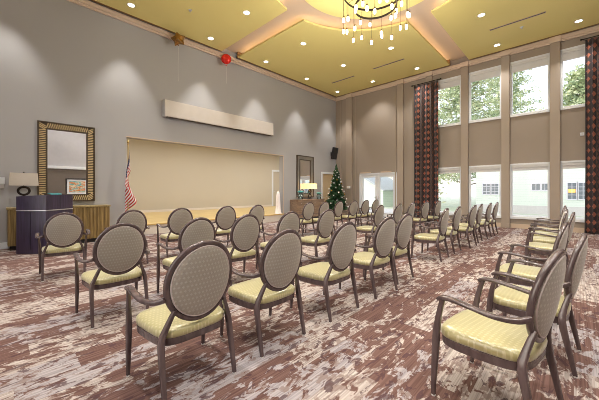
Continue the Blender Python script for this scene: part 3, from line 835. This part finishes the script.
# --- table lamps
def lamp(y, z, half, sh0, sh1, label, lit, x=.22, dep=.17):
    l = empty('table_lamp', (XL + .03 + x, y, z), label=label, cat='lamp')
    bm = B(); w, t = half, half * .93; q = []
    for zz, s in ((sh0 - z, 1.0), (sh1 - z, .93)):
        q.append([bm.verts.new((sx * dep * s, sy * half * s, zz)) for sx, sy in ((-1, -1), (1, -1), (1, 1), (-1, 1))])
    for k in range(4): bm.faces.new((q[0][k], q[0][(k + 1) % 4], q[1][(k + 1) % 4], q[1][k]))
    bmesh.ops.solidify(bm, geom=bm.faces[:], thickness=.005)
    link('lamp_shade', bm, M['lit_shade'] if lit else M['shade'], l)
    bm = B(); h = sh0 - z
    box(bm, -.07, .07, -.09, .09, 0, .03, bev=.006)
    rr = (h - .05) / 4
    for k in (0, 1):
        zc = .04 + rr + 2 * rr * k
        sweep(bm, [(0, rr * .85 * math.cos(2 * PI * j / 28), zc + rr * .80 * math.sin(2 * PI * j / 28)) for j in range(28)], (.05, .035), up=(1, 0, 0), n=8, closed=True)
    cyl(bm, (0, 0, h - .04), (0, 0, sh1 - z + .02), .008); lathe(bm, [(0, .03), (.014, .02), (.014, .0), (0, 0)], 10, (0, 0, sh1 - z + .01))
    for sx, sy in ((1, 0), (-1, 0), (0, 1), (0, -1)): cyl(bm, (0, 0, sh1 - z - .01), (sx * dep * .93, sy * half * .93, sh1 - z - .01), .003, n=6)
    link('lamp_base', bm, M['iron'], l, smooth=True)
    return l
lamp(.41, .972, .25, 1.48, 1.77, 'unlit table lamp with wide pale rectangular shade left of the gold mirror', False)
lamp(10.52, .952, .36, 1.46, 1.72, 'lit table lamp with warm glowing rectangular shade on the brown chest', True, x=.25, dep=.16)
pl = bpy.data.lights.new('table_lamp_bulb', 'POINT'); pl.energy = 8; pl.color = (1, .72, .42); pl.shadow_soft_size = .05
po = bpy.data.objects.new('table_lamp_bulb', pl); COL.objects.link(po); po.location = (XL + .28, 10.62, 1.60)

def vase(y, h, r, label):
    v = empty('vase', (XL + .36, y, .952), label=label, cat='vase', group='teal-topped glass vases on the brown chest')
    bm = B(); lathe(bm, [(0, 0), (r * .7, 0), (r, h * .3), (r, h * .55), (r * .55, h * .72), (r * .6, h * .78), (r * .5, h * .74), (r * .9, h * .5), (r * .9, h * .3), (r * .6, .02), (0, .02)], 20)
    link('vase_body', bm, M['vase_glass'], v, smooth=True)
    bm = B(); lathe(bm, [(0, h * .74), (r * .7, h * .76), (r * 1.15, h * .84), (r * 1.0, h * .94), (r * .4, h), (0, h)], 16)
    link('vase_lid', bm, M['teal'], v, smooth=True)
vase(9.78, .42, .13, 'teal-topped glass vase at the left end of the brown chest')
vase(11.12, .34, .12, 'teal-topped glass vase between the lit lamp and tan door')

# --- lectern seen across a corner
LW, LD = .64, .72
lec = empty('lectern', (-8.38, .48, 0), label='dark espresso lectern with a silver band standing before the gold mirror', cat='lectern')
lec.rotation_euler = (0, 0, R(43.687))
bm = B(); box(bm, -LW / 2, LW / 2, 0, LD, 0, .92, bev=.006); link('cabinet_body', bm, M['espresso'], lec)
bm = B(); box(bm, -LW / 2 - .004, LW / 2 + .004, -.004, LD + .004, .925, .945)
link('trim_band', bm, M['silver'], lec)
bm = B()
z0 = .945
def slant(x): return 1.235 + .035 * (x + LW / 2) / LW
for (xa, xb, ya, yb) in ((-LW / 2, LW / 2, 0, .025), (-LW / 2, -LW / 2 + .025, .025, LD), (LW / 2 - .025, LW / 2, .025, LD)):
    vs = box(bm, xa, xb, ya, yb, z0, 1.25)
    for v in vs[4:]: v.co.z = slant(v.co.x)
link('upper_panel', bm, M['espresso'], lec)
bm = B(); vs = box(bm, -LW / 2 + .02, LW / 2 - .02, .02, LD, 1.13, 1.16); link('reading_shelf', bm, M['espresso'], lec)
bm = B()
for x in (-.02,): box(bm, x - .004, x + .004, -.006, 0, .08, .90)
box(bm, LW / 2, LW / 2 + .004, LD / 2 - .004, LD / 2 + .004, .96, 1.25)
link('door_gap', bm, M['black'], lec)
# folded teal cloth on top
R_ = Matrix.Rotation(R(43.687), 4, 'Z')
bm = B(); box(bm, -.11, .11, -.07, .07, 0, .035, bev=.014); box(bm, -.09, .08, -.05, .06, .034, .06, bev=.012)
p = Vector((-8.38, .48, 0)) + R_.to_3x3() @ Vector((.14, .47, 1.162))
o = link('folded_cloth', bm, M['teal'], None, smooth=True)
for v in o.data.vertices: v.co.z *= 2.3
o.location = p; o.rotation_euler = (0, 0, R(60)); tag(o, 'small teal folded cloth lying on top of the dark lectern', 'cloth')

# --- small white thermostat at the left edge of the grey wall
t = empty('wall_control', (XL, .03, 1.58), label='small white wall control box left of the table lamp', cat='wall control')
bm = B(); box(bm, .001, .03, -.07, .07, -.07, .09, bev=.006); link('cover', bm, M['white_trim'], t)
bm = B(); box(bm, .001, .022, -.06, .06, -.16, -.072, bev=.004); link('lower_box', bm, M['silver'], t)
t = empty('wall_sensor', (.19, YB, 3.19), label='small white square sensor on the wall by the right curtain', cat='sensor')
bm = B(); box(bm, -.05, .05, -.03, -.001, -.05, .05, bev=.006); link('cover', bm, M['white_trim'], t)
bm = B(); lathe(bm, [(0, .004), (.022, 0), (.022, -.004), (0, -.004)], 14); bmesh.ops.rotate(bm, verts=bm.verts, matrix=Matrix.Rotation(PI / 2, 3, 'X')); bmesh.ops.translate(bm, verts=bm.verts, vec=(0, -.033, 0)); link('sensor_eye', bm, M['concrete'], t)
t = empty('wall_light', (-8.70, YB - .1, 1.55), label='small cream wall fixture on the pilaster right of the Christmas tree', cat='wall fixture')
bm = B(); box(bm, -.10, .10, -.05, -.001, -.06, .06, bev=.01); link('cover', bm, M['white_trim'], t)
bm = B(); box(bm, -.07, .07, -.055, -.048, -.04, .04, bev=.002); link('face_plate', bm, M['riser'], t)

# --- long white screen housing over the stage opening
s = empty('screen_housing', (XL, 5.95, 3.75), label='long white box housing mounted on grey wall above the stage opening', cat='screen housing')
bm = B(); box(bm, .001, .20, -2.28, 2.28, .01, .53, bev=.006); link('housing', bm, M['wall_grey'] if False else plain('housing_white', (.62, .58, .56), .6), s)
for q in (-2.282, 2.282):
    bm = B(); a, b = sorted((q, q + math.copysign(.012, q))); box(bm, .001, .205, a, b, .0, .535); link('end_cap', bm, plain('housing_cap', (.42, .40, .40), .6), s)
bm = B(); box(bm, .06, .14, -2.2, 2.2, -.012, .012); link('screen_slot_bar', bm, M['dark_edge'], s)

# --- loudspeaker by the corner
s = empty('loudspeaker', (XL, 12.60, 3.38), label='black loudspeaker mounted high on the grey wall near the corner', cat='loudspeaker')
bm = B(); box(bm, .14, .32, -.15, .15, -.32, .32, bev=.02)
bmesh.ops.rotate(bm, verts=bm.verts, cent=(.3, 0, 0), matrix=Matrix.Rotation(R(12), 3, 'Y')); link('speaker_cabinet', bm, M['black'], s)
bm = B(); box(bm, .32, .332, -.13, .13, -.30, .30, bev=.004)
bmesh.ops.rotate(bm, verts=bm.verts, cent=(.3, 0, 0), matrix=Matrix.Rotation(R(12), 3, 'Y')); link('speaker_grille', bm, M['grille'], s)
bm = B(); box(bm, .001, .02, -.06, .06, -.1, .1); cyl(bm, (.01, 0, 0), (.24, 0, 0), .02); link('wall_bracket', bm, M['black'], s)

# --- flag
fl = empty('flag', (-9.20, 2.55, 0), label='Stars and stripes flag hanging furled on a brass pole by the stage opening', cat='flag')
bm = B(); lathe(bm, [(0, 0), (.17, 0), (.17, .02), (.05, .05), (.03, .10), (0, .10)], 24); link('flag_base', bm, M['pole'], fl, smooth=True)
bm = B(); cyl(bm, (0, 0, .08), (0, 0, 2.66), .013); lathe(bm, [(.013, 2.66), (.025, 2.67), (.012, 2.70), (.03, 2.74), (0, 2.83)], 12); link('flag_pole', bm, M['pole'], fl, smooth=True)
def flag_cloth():
    """cloth gathered round the pole: top corner high, fly hangs down in folds"""
    bm = B(); uvl = bm.loops.layers.uv.new('UVMap'); nu, nv = 48, 40; g = []
    for i in range(nv + 1):
        v = i / nv; row = []
        for j in range(nu + 1):
            u = j / nu
            # hanging: fly end drops below hoist; radius of the bundle grows towards the bottom
            z = 2.52 - v * .60 - u * (1.16 + .05 * math.sin(v * 3))
            spread = .06 + .27 * min(1, (2.52 - z) / 1.6)
            ph = u * 5.2 * 2 * PI / 2
            off = spread * (u * .45 + v * .6)
            x = .02 + .07 * (1 - u) + .045 * math.sin(ph + v * 1.5) * min(1, (2.55 - z) / .6) * (.4 + u)
            y = -.02 + off * .55 * math.cos(ph * .5 + .6) + off * .25 + .03 * math.sin(z * 3)
            row.append((bm.verts.new((x, y, z)), (u, v)))
        g.append(row)
    for i in range(nv):
        for j in range(nu):
            q = (g[i][j], g[i][j + 1], g[i + 1][j + 1], g[i + 1][j])
            f = bm.faces.new([a[0] for a in q])
            for lp, a in zip(f.loops, q): lp[uvl].uv = a[1]
    return bm
o = link('flag_cloth', flag_cloth(), M['flag'], fl, smooth=True, angle=180)
md = o.modifiers.new('thick', 'SOLIDIFY'); md.thickness = .003

# --- white draped stand on the stage
bm = B(); prof = []
t = empty('draped_stand', (-9.80, 8.84, SZ), label='tall narrow stand under a white floor-length drape at stage right', cat='draped stand')
rings = []
for z, r, amp in ((0, .15, .02), (.06, .13, .018), (.3, .105, .010), (.8, .085, .006), (.92, .07, .003), (1.0, .045, 0), (1.02, 0, 0)):
    if r == 0: rings.append([bm.verts.new((0, 0, z))])
    else: rings.append([bm.verts.new(((r + amp * math.sin(9 * 2 * PI * k / 54)) * math.cos(2 * PI * k / 54), (r + amp * math.sin(9 * 2 * PI * k / 54)) * math.sin(2 * PI * k / 54), z)) for k in range(54)])
for a, b in zip(rings, rings[1:]):
    for k in range(54):
        if len(b) == 1: bm.faces.new((a[k], a[(k + 1) % 54], b[0]))
        else: bm.faces.new((a[k], a[(k + 1) % 54], b[(k + 1) % 54], b[k]))
link('drape', bm, M['white_cloth'], t, smooth=True, angle=180)
bm = B(); lathe(bm, [(0, 1.015), (.04, 1.015), (.04, 1.035), (0, 1.035)], 18); link('stand_cap', bm, M['riser'], t, smooth=True)

# ------------------------------------------------------------------ balloons
def ribbon(parent, z1, seed):
    bm = B(); pts = [(.01 * math.sin(z * 5 + seed), .012 * math.cos(z * 4 + seed), z) for z in [-.22 - k * (z1 - .22) / 16 for k in range(17)]]
    sweep(bm, pts, (.007, .003), up=(1, 0, 0), n=4); link('ribbon', bm, M['ribbon'], parent)
b1 = empty('foil_balloon', (-9.22, 4.00, 6.24), label='bronze gold star foil balloon floating at the ceiling edge', cat='balloon')
bm = B(); n5 = 10; outl = []
for k in range(n5):
    a = PI / 2 + 2 * PI * k / n5 + .2; r = .25 if k % 2 == 0 else .16; outl.append((r * math.cos(a), r * math.sin(a)))
fr = []
for s in (1, -1):
    lv = []
    for t_, th in ((1, 0), (.8, .055), (.5, .09), (.2, .11)):
        lv.append([bm.verts.new((s * th, y * t_, z * t_)) for y, z in outl])
    c = bm.verts.new((s * .115, 0, 0)); fr.append(lv)
    for a, b in zip(lv, lv[1:]):
        for k in range(n5): bm.faces.new((a[k], a[(k + 1) % n5], b[(k + 1) % n5], b[k]))
    for k in range(n5): bm.faces.new((lv[-1][k], lv[-1][(k + 1) % n5], c))
bmesh.ops.remove_doubles(bm, verts=bm.verts, dist=.0005)
bmesh.ops.rotate(bm, verts=bm.verts, matrix=Matrix.Rotation(R(-40), 3, 'Z'))
link('balloon_body', bm, M['gold_foil'], b1, smooth=False)
bm = B(); lathe(bm, [(0, -.17), (.014, -.19), (.02, -.215), (.004, -.22), (0, -.22)], 10); link('neck', bm, M['gold_foil'], b1)
ribbon(b1, 1.35, 1)
b2 = empty('foil_balloon', (-9.28, 5.80, 6.22), label='round red foil balloon floating at the ceiling edge', cat='balloon')
bm = B(); bmesh.ops.create_uvsphere(bm, u_segments=28, v_segments=16, radius=.185)
for v in bm.verts:
    a = math.atan2(v.co.z, v.co.y); rr = math.hypot(v.co.y, v.co.z)
    v.co.x *= .62 * (1 + .06 * math.cos(14 * a) * (rr / .185) ** 3)
bmesh.ops.rotate(bm, verts=bm.verts, matrix=Matrix.Rotation(R(-35), 3, 'Z')); link('balloon_body', bm, M['red_foil'], b2, smooth=True)
bm = B(); lathe(bm, [(0, -.21), (.014, -.225), (.022, -.25), (.004, -.255), (0, -.255)], 10); link('neck', bm, M['red_foil'], b2)
ribbon(b2, .9, 3)

# ------------------------------------------------------------------ curtains
def curtain(x0, x1, z0, z1, nf, seed, label):
    c = empty('curtain', ((x0 + x1) / 2, YB - .24, 0), label=label, cat='curtain')
    hw = (x1 - x0) / 2; rnd = random.Random(seed)
    bm = B(); uvl = bm.loops.layers.uv.new('UVMap'); nu, nv = nf * 12, 26; g = []
    phs = [rnd.uniform(-.4, .4) for _ in range(nf + 1)]
    for i in range(nv + 1):
        v = i / nv; z = z0 + (z1 - z0) * v; row = []; s = 0; prev = None
        flare = 1 + .06 * (1 - v)
        for j in range(nu + 1):
            u = j / nu; ph = u * nf * 2 * PI + phs[min(int(u * nf), nf)] * math.sin(u * nf * PI) ** 2
            amp = (.055 if v > .97 else .06) * (1 + .15 * math.sin(7 * u + 2 * v))
            x = (-hw + 2 * hw * u) * flare + .022 * math.sin(2 * ph) + .012 * math.sin(v * 5 + u * 9)
            y = amp * math.sin(ph)
            if prev: s += math.hypot(x - prev[0], y - prev[1])
            prev = (x, y); row.append((bm.verts.new((x, y, z)), (s, z)))
        g.append(row)
    for i in range(nv):
        for j in range(nu):
            q = (g[i][j], g[i][j + 1], g[i + 1][j + 1], g[i + 1][j]); f = bm.faces.new([a[0] for a in q])
            for lp, a in zip(f.loops, q): lp[uvl].uv = a[1]
    o = link('drape', bm, M['curtain'], c, smooth=True, angle=180)
    md = o.modifiers.new('thick', 'SOLIDIFY'); md.thickness = .006
    bm = B(); cyl(bm, (-hw - .08, 0, z1 + .03), (hw + .08, 0, z1 + .03), .016)
    for s in (-1, 1): lathe(bm, [(0, -.03), (.03, -.02), (.035, 0), (.03, .02), (0, .03)], 12, (s * (hw + .1), 0, z1 + .03))
    cyl(bm, (-hw - .04, 0, z1 + .03), (-hw - .04, .13, z1 + .03), .01); cyl(bm, (hw + .04, 0, z1 + .03), (hw + .04, .13, z1 + .03), .01)
    link('curtain_rod', bm, M['iron'], c, smooth=True)
    for k in range(nf * 2):
        u = (k + .5) / (nf * 2); bm = B(); x = -hw + 2 * hw * u
        sweep(bm, [(x, .024 * math.cos(2 * PI * t / 12), z1 + .03 + .024 * math.sin(2 * PI * t / 12)) for t in range(12)], (.005, .005), up=(1, 0, 0), n=5, closed=True)
        link('curtain_ring', bm, M['iron'], c)
curtain(-5.14, -4.14, .02, 6.02, 5, 3, 'tall dark curtain with orange diamond chains left of the windows')
curtain(.27, 1.30, .02, 6.12, 5, 8, 'tall dark curtain with zigzag and orange pattern at the right edge')

# ------------------------------------------------------------------ Christmas tree
xt = empty('christmas_tree', (-8.86, 12.02, 0), label='decorated Christmas tree with silver baubles in the far corner', cat='Christmas tree')
bm = B(); rnd = random.Random(5)
for k in range(2100):
    t = rnd.random() ** .75; z = .42 + (2.70 - .42) * (1 - t)  # more near the bottom
    rmax = .62 * t ** .85 * (1 + .10 * math.sin(z * 17)) + .02
    a = rnd.uniform(0, 2 * PI); L_ = min(rmax, rnd.uniform(.16, .30)); r0 = max(0, rmax * rnd.uniform(.55, 1) - L_)
    p0 = Vector((r0 * math.cos(a), r0 * math.sin(a), z + .05)); p1 = Vector(((r0 + L_) * math.cos(a + rnd.uniform(-.15, .15)), (r0 + L_) * math.sin(a + rnd.uniform(-.15, .15)), z - .06 + .05 * rnd.random()))
    d_ = (p1 - p0); s_ = d_.cross(Vector((0, 0, 1))).normalized() * .022; u_ = s_.cross(d_).normalized() * .022
    for q in (s_, u_, (s_ + u_) * .7, (s_ - u_) * .7):
        m_ = (p0 + p1) / 2
        vs = [bm.verts.new(p0), bm.verts.new(m_ + q), bm.verts.new(p1), bm.verts.new(m_ - q)]; bm.faces.new(vs)
link('branches', bm, M['xmas'], xt)
bm = B(); cyl(bm, (0, 0, .05), (0, 0, 2.5), .035, .008); link('trunk', bm, M['bark'], xt)
bm = B(); lathe(bm, [(0, 0), (.2, 0), (.24, .28), (.26, .30), (.22, .30), (0, .27)], 20); link('pot', bm, M['brown_wood'], xt, smooth=True)
ga = 2.39996
for k in range(64):
    t = (k + 1) / 65; z = 2.48 - 1.95 * t; r = .59 * t ** .85 + .03; a = k * ga
    bm = B(); rad = .030 if k % 3 else .040
    bmesh.ops.create_uvsphere(bm, u_segments=10, v_segments=8, radius=rad)
    bmesh.ops.translate(bm, verts=bm.verts, vec=(r * math.cos(a), r * math.sin(a), z)); link('bauble', bm, M['bauble_silver'] if k % 6 else M['bauble_gold'], xt, smooth=True)
bm = B()
for k in range(5):
    a = PI / 2 + 2 * PI * k / 5
    vs = [bm.verts.new(q) for q in ((.02, 0, 2.66), (0, .07 * math.cos(a), 2.66 + .07 * math.sin(a)), (0, .028 * math.cos(a + PI / 5), 2.66 + .028 * math.sin(a + PI / 5)), (0, .028 * math.cos(a - PI / 5), 2.66 + .028 * math.sin(a - PI / 5)), (-.02, 0, 2.66))]
    bm.faces.new((vs[0], vs[1], vs[2])); bm.faces.new((vs[0], vs[3], vs[1])); bm.faces.new((vs[4], vs[2], vs[1])); bm.faces.new((vs[4], vs[1], vs[3]))
link('star_topper', bm, M['gold_foil'], xt)

# --- framed picture on the opposite wall, seen in the mirror
p = empty('framed_picture', (XR, 3.35, 1.10), rz=PI, label='framed abstract painting in bright strokes, reflected in the gold mirror', cat='picture')
bm = B()
for a in ((-.56, -.50, 0, 1.02), (.50, .56, 0, 1.02), (-.50, .50, 0, .06), (-.50, .50, .96, 1.02)): box(bm, .001, .04, *a, bev=.004)
link('picture_frame', bm, M['black'], p)
bm = B(); box(bm, .001, .018, -.50, .50, .06, .96); link('mat_board', bm, M['white_trim'], p)
bm = B(); box(bm, .018, .022, -.40, .40, .17, .85); link('painting', bm, M['art'], p)

# ------------------------------------------------------------------ outside
tag(boxo('ground', M['lawn'], None, -60, 50, YB + T, 90, -.35, -.15), kind='structure')
tag(boxo('ground_rear', M['concrete'], None, -60, 50, -40, YR - T, -.35, -.15), kind='structure')
tag(boxo('path_outside', M['concrete'], None, -30, 20, YB + T + .1, 22.5, -.14, -.12), kind='structure')
def house(x0, x1, y, zt, label, wins, roof_over=True):
    h = empty('house', (x0, y, -.15), label=label, cat='house')
    W = x1 - x0
    bm = B(); box(bm, 0, W, 0, 6, .55, zt); link('siding_wall', bm, M['siding'], h)
    bm = B(); box(bm, -.03, W + .03, -.03, 6, 0, .55); link('foundation', bm, M['concrete'], h)
    bm = B(); ov = .4
    v = [bm.verts.new(q) for q in ((-ov, -ov, zt), (W + ov, -ov, zt), (W + ov, 6 + ov, zt), (-ov, 6 + ov, zt), (-ov, 3, zt + 1.3), (W + ov, 3, zt + 1.3))]
    for q in ((0, 1, 5, 4), (2, 3, 4, 5), (0, 4, 3), (1, 2, 5), (0, 3, 2, 1)): bm.faces.new([v[i] for i in q])
    link('roof', bm, M['slate'], h)
    for (a, b, c, d, nx, nz, lit) in wins:
        a -= x0; b -= x0; c += .15; d += .15
        bm = B(); f = .06
        for q in ((a - f, a, c - f, d + f), (b, b + f, c - f, d + f), (a, b, c - f, c), (a, b, d, d + f)): box(bm, q[0], q[1], -.05, .02, q[2], q[3])
        for k in range(1, nx): xx = a + (b - a) * k / nx; box(bm, xx - .014, xx + .014, -.045, .01, c, d)
        for k in range(1, nz): zz = c + (d - c) * k / nz; box(bm, a, b, -.045, .01, zz - .014, zz + .014)
        fo = link('window', bm, M['white_trim'], h)
        bm = B(); box(bm, a, b, -.02, .005, c, d); link('pane', bm, M['dark_pane'], fo)
        if lit: bm = B(); box(bm, a + .03, b - .04, -.035, -.021, c + (d - c) * .40, c + (d - c) * .62); link('lit_lampshade', bm, M['amber'], fo)
    return h
YH = 24.0
house(-5.15, 6.5, YH, 4.6, 'pale mint sided low house with paned windows outside the tall windows',
      [(-4.72, -4.30, 1.14, 1.86, 2, 4, False), (-4.20, -3.80, 1.14, 1.86, 2, 4, False), (-1.98, -1.58, 1.42, 1.82, 2, 1, False), (-1.48, -1.20, 1.42, 1.82, 2, 1, False), (-.28, .10, .87, 1.84, 2, 4, True), (.20, .58, .87, 1.84, 2, 4, False), (2.4, 3.2, .87, 1.84, 2, 4, False)])
# gabled outbuilding beyond the french doors
g = empty('shed', (-18.6, 25, -.15), label='pale gabled outbuilding seen through the french doors', cat='outbuilding')
bm = B(); v = [bm.verts.new((x, y, z)) for y in (0, 5) for x, z in ((0, 0), (5.6, 0), (5.6, 1.6), (2.2, 3.6), (0, 3.2))]
bm.faces.new(v[:5]); bm.faces.new(v[5:][::-1])
for k in range(5): bm.faces.new((v[k], v[(k + 1) % 5], v[5 + (k + 1) % 5], v[5 + k]))
link('gable_wall', bm, M['siding'], g)
bm = B(); sweep(bm, [(5.9, 2.5, 1.5), (2.2, 2.5, 3.68), (-.3, 2.5, 3.2)], (5.6, .12), up=(0, 1, 0), n=4, sq=1)
bm.free(); bm = B()
for (a, za), (b, zb) in (((5.9, 1.48), (2.2, 3.66)), ((2.2, 3.66), (-.3, 3.2))):
    q = [bm.verts.new((x, y, z + dz)) for dz in (0, .14) for x, z, y in ((a, za, -.4), (b, zb, -.4), (b, zb, 5.4), (a, za, 5.4))]
    for f in ((0, 1, 2, 3), (7, 6, 5, 4), (0, 4, 5, 1), (1, 5, 6, 2), (2, 6, 7, 3), (3, 7, 4, 0)): bm.faces.new([q[i] for i in f])
link('roof', bm, M['slate'], g)

def tree(x, y, h, r, z0, mat, label, group, nleaf, seed, conical=True, trunk_r=.22):
    t = empty('pine_tree' if conical else 'leafy_tree', (x, y, -.15), label=label, cat='tree', group=group)
    rnd = random.Random(seed); bm = B(); br = B()
    nb = 84 if conical else 50
    for k in range(nb):
        f = (k + .5) / nb; z = z0 + (h - z0) * f; a = k * 2.39996 + rnd.uniform(-.3, .3)
        rr = (r * (1 - f) ** .7 + .5) * rnd.uniform(.7, 1.1) if conical else r * math.sin(PI * min(.97, .12 + f * .85)) ** .6 * rnd.uniform(.7, 1.05)
        tip = Vector((rr * math.cos(a), rr * math.sin(a), z + (.15 * rr if conical else .5 * rr * (f - .3))))
        cyl(br, (0, 0, z - .1 * rr), tip, .07 * (1 - .6 * f), .015, n=5)
        for q in range(int(nleaf / nb)):
            s = rnd.uniform(.25, 1.05); c = Vector((0, 0, z)).lerp(tip, s) + Vector((rnd.gauss(0, .36), rnd.gauss(0, .36), rnd.gauss(0, .24 if conical else .4)))
            sz = rnd.uniform(.10, .24); e = Vector((rnd.gauss(0, 1), rnd.gauss(0, 1), rnd.gauss(0, .6))).normalized(); w = e.cross(Vector((rnd.gauss(0, 1), rnd.gauss(0, 1), rnd.gauss(0, 1)))).normalized()
            vs = [bm.verts.new(c - e * sz), bm.verts.new(c + w * sz * .45), bm.verts.new(c + e * sz), bm.verts.new(c - w * sz * .45)]; bm.faces.new(vs)
    link('foliage', bm, mat, t); link('branches', br, M['bark'], t)
    bm = B(); cyl(bm, (0, 0, 0), (0, 0, h * .97), trunk_r, .03, n=10); link('trunk', bm, M['bark'], t)
g1 = 'trees beyond the upper windows'
tree(-8.7, 35, 18.4, 4.1, 2.4, M['pine'], 'tall pine tree seen left through the upper windows', g1, 14000, 1)
tree(-6.4, 47, 22, 4.3, 3.2, M['pine'], 'bushy pine tree behind the mint house, third upper window', g1, 12000, 2)
tree(.6, 40, 13.4, 3.9, 2.4, M['pine'], 'lower pine tree seen in the rightmost upper window', g1, 11000, 3)
tree(-16.8, 45, 19.5, 5.6, 3.6, M['pale_leaf'], 'loose pale tree behind the leftmost upper window', g1, 11000, 4, conical=False)
tree(-28.5, 50, 11.5, 4.0, 1.2, M['pale_leaf'], 'pale leafy tree seen through the right french door', 'trees behind the outbuilding', 4500, 5, conical=False)
tree(-9.9, 26, 5.6, 1.9, .7, M['pale_leaf'], 'small pale leafy tree low behind the leftmost lower window', 'trees behind the outbuilding', 3500, 6, conical=False, trunk_r=.12)

# ------------------------------------------------------------------ world, light, camera
w = bpy.data.worlds.new('World'); scn.world = w; w.use_nodes = True; nt = w.node_tree
bg = nt.nodes['Background']
sky = nt.nodes.new('ShaderNodeTexSky')
try:
    sky.sky_type = 'NISHITA'; sky.sun_disc = False; sky.sun_elevation = R(35); sky.sun_rotation = R(200); sky.air_density = 1; sky.dust_density = 3
except Exception: pass
mx = nt.nodes.new('ShaderNodeMix'); mx.data_type = 'RGBA'; mx.inputs[0].default_value = .12
mx.inputs[6].default_value = (1, .97, .94, 1); nt.links.new(sky.outputs[0], mx.inputs[7]); nt.links.new(mx.outputs[2], bg.inputs[0])
bg.inputs[1].default_value = 0.98

def area_stage(y):
    l = bpy.data.lights.new('stage_light', 'AREA'); l.shape = 'RECTANGLE'; l.size = 1.2; l.size_y = .6; l.energy = 52; l.color = (1, .98, .93)
    o = bpy.data.objects.new('stage_light', l); COL.objects.link(o); o.location = (-12.2, y, SC - .06)
for y in (4.0, 7.0, 10.0, 12.8): area_stage(y)
for k, y in enumerate((4.0, 7.0, 10.0, 12.8)):
    pass

cd = bpy.data.cameras.new('camera'); cam = bpy.data.objects.new('camera', cd); COL.objects.link(cam)
cam.location = (0, 0, HC); cam.rotation_euler = (PI / 2, 0, YAW)
cd.sensor_width = 36; cd.lens = 36 * F_ / 599; cd.shift_y = -(200 - Y0) / 599; cd.clip_start = .05; cd.clip_end = 400
scn.camera = cam
scn.view_settings.view_transform = 'Standard'; scn.view_settings.look = 'None'; scn.view_settings.gamma = 1
scn.view_settings.exposure = 0.52
scn.cycles.use_denoising = True
scn.cycles.filter_width = 0.9
scn.cycles.max_bounces = 10; scn.cycles.diffuse_bounces = 6; scn.cycles.transparent_max_bounces = 12
scn.cycles.sample_clamp_indirect = 6
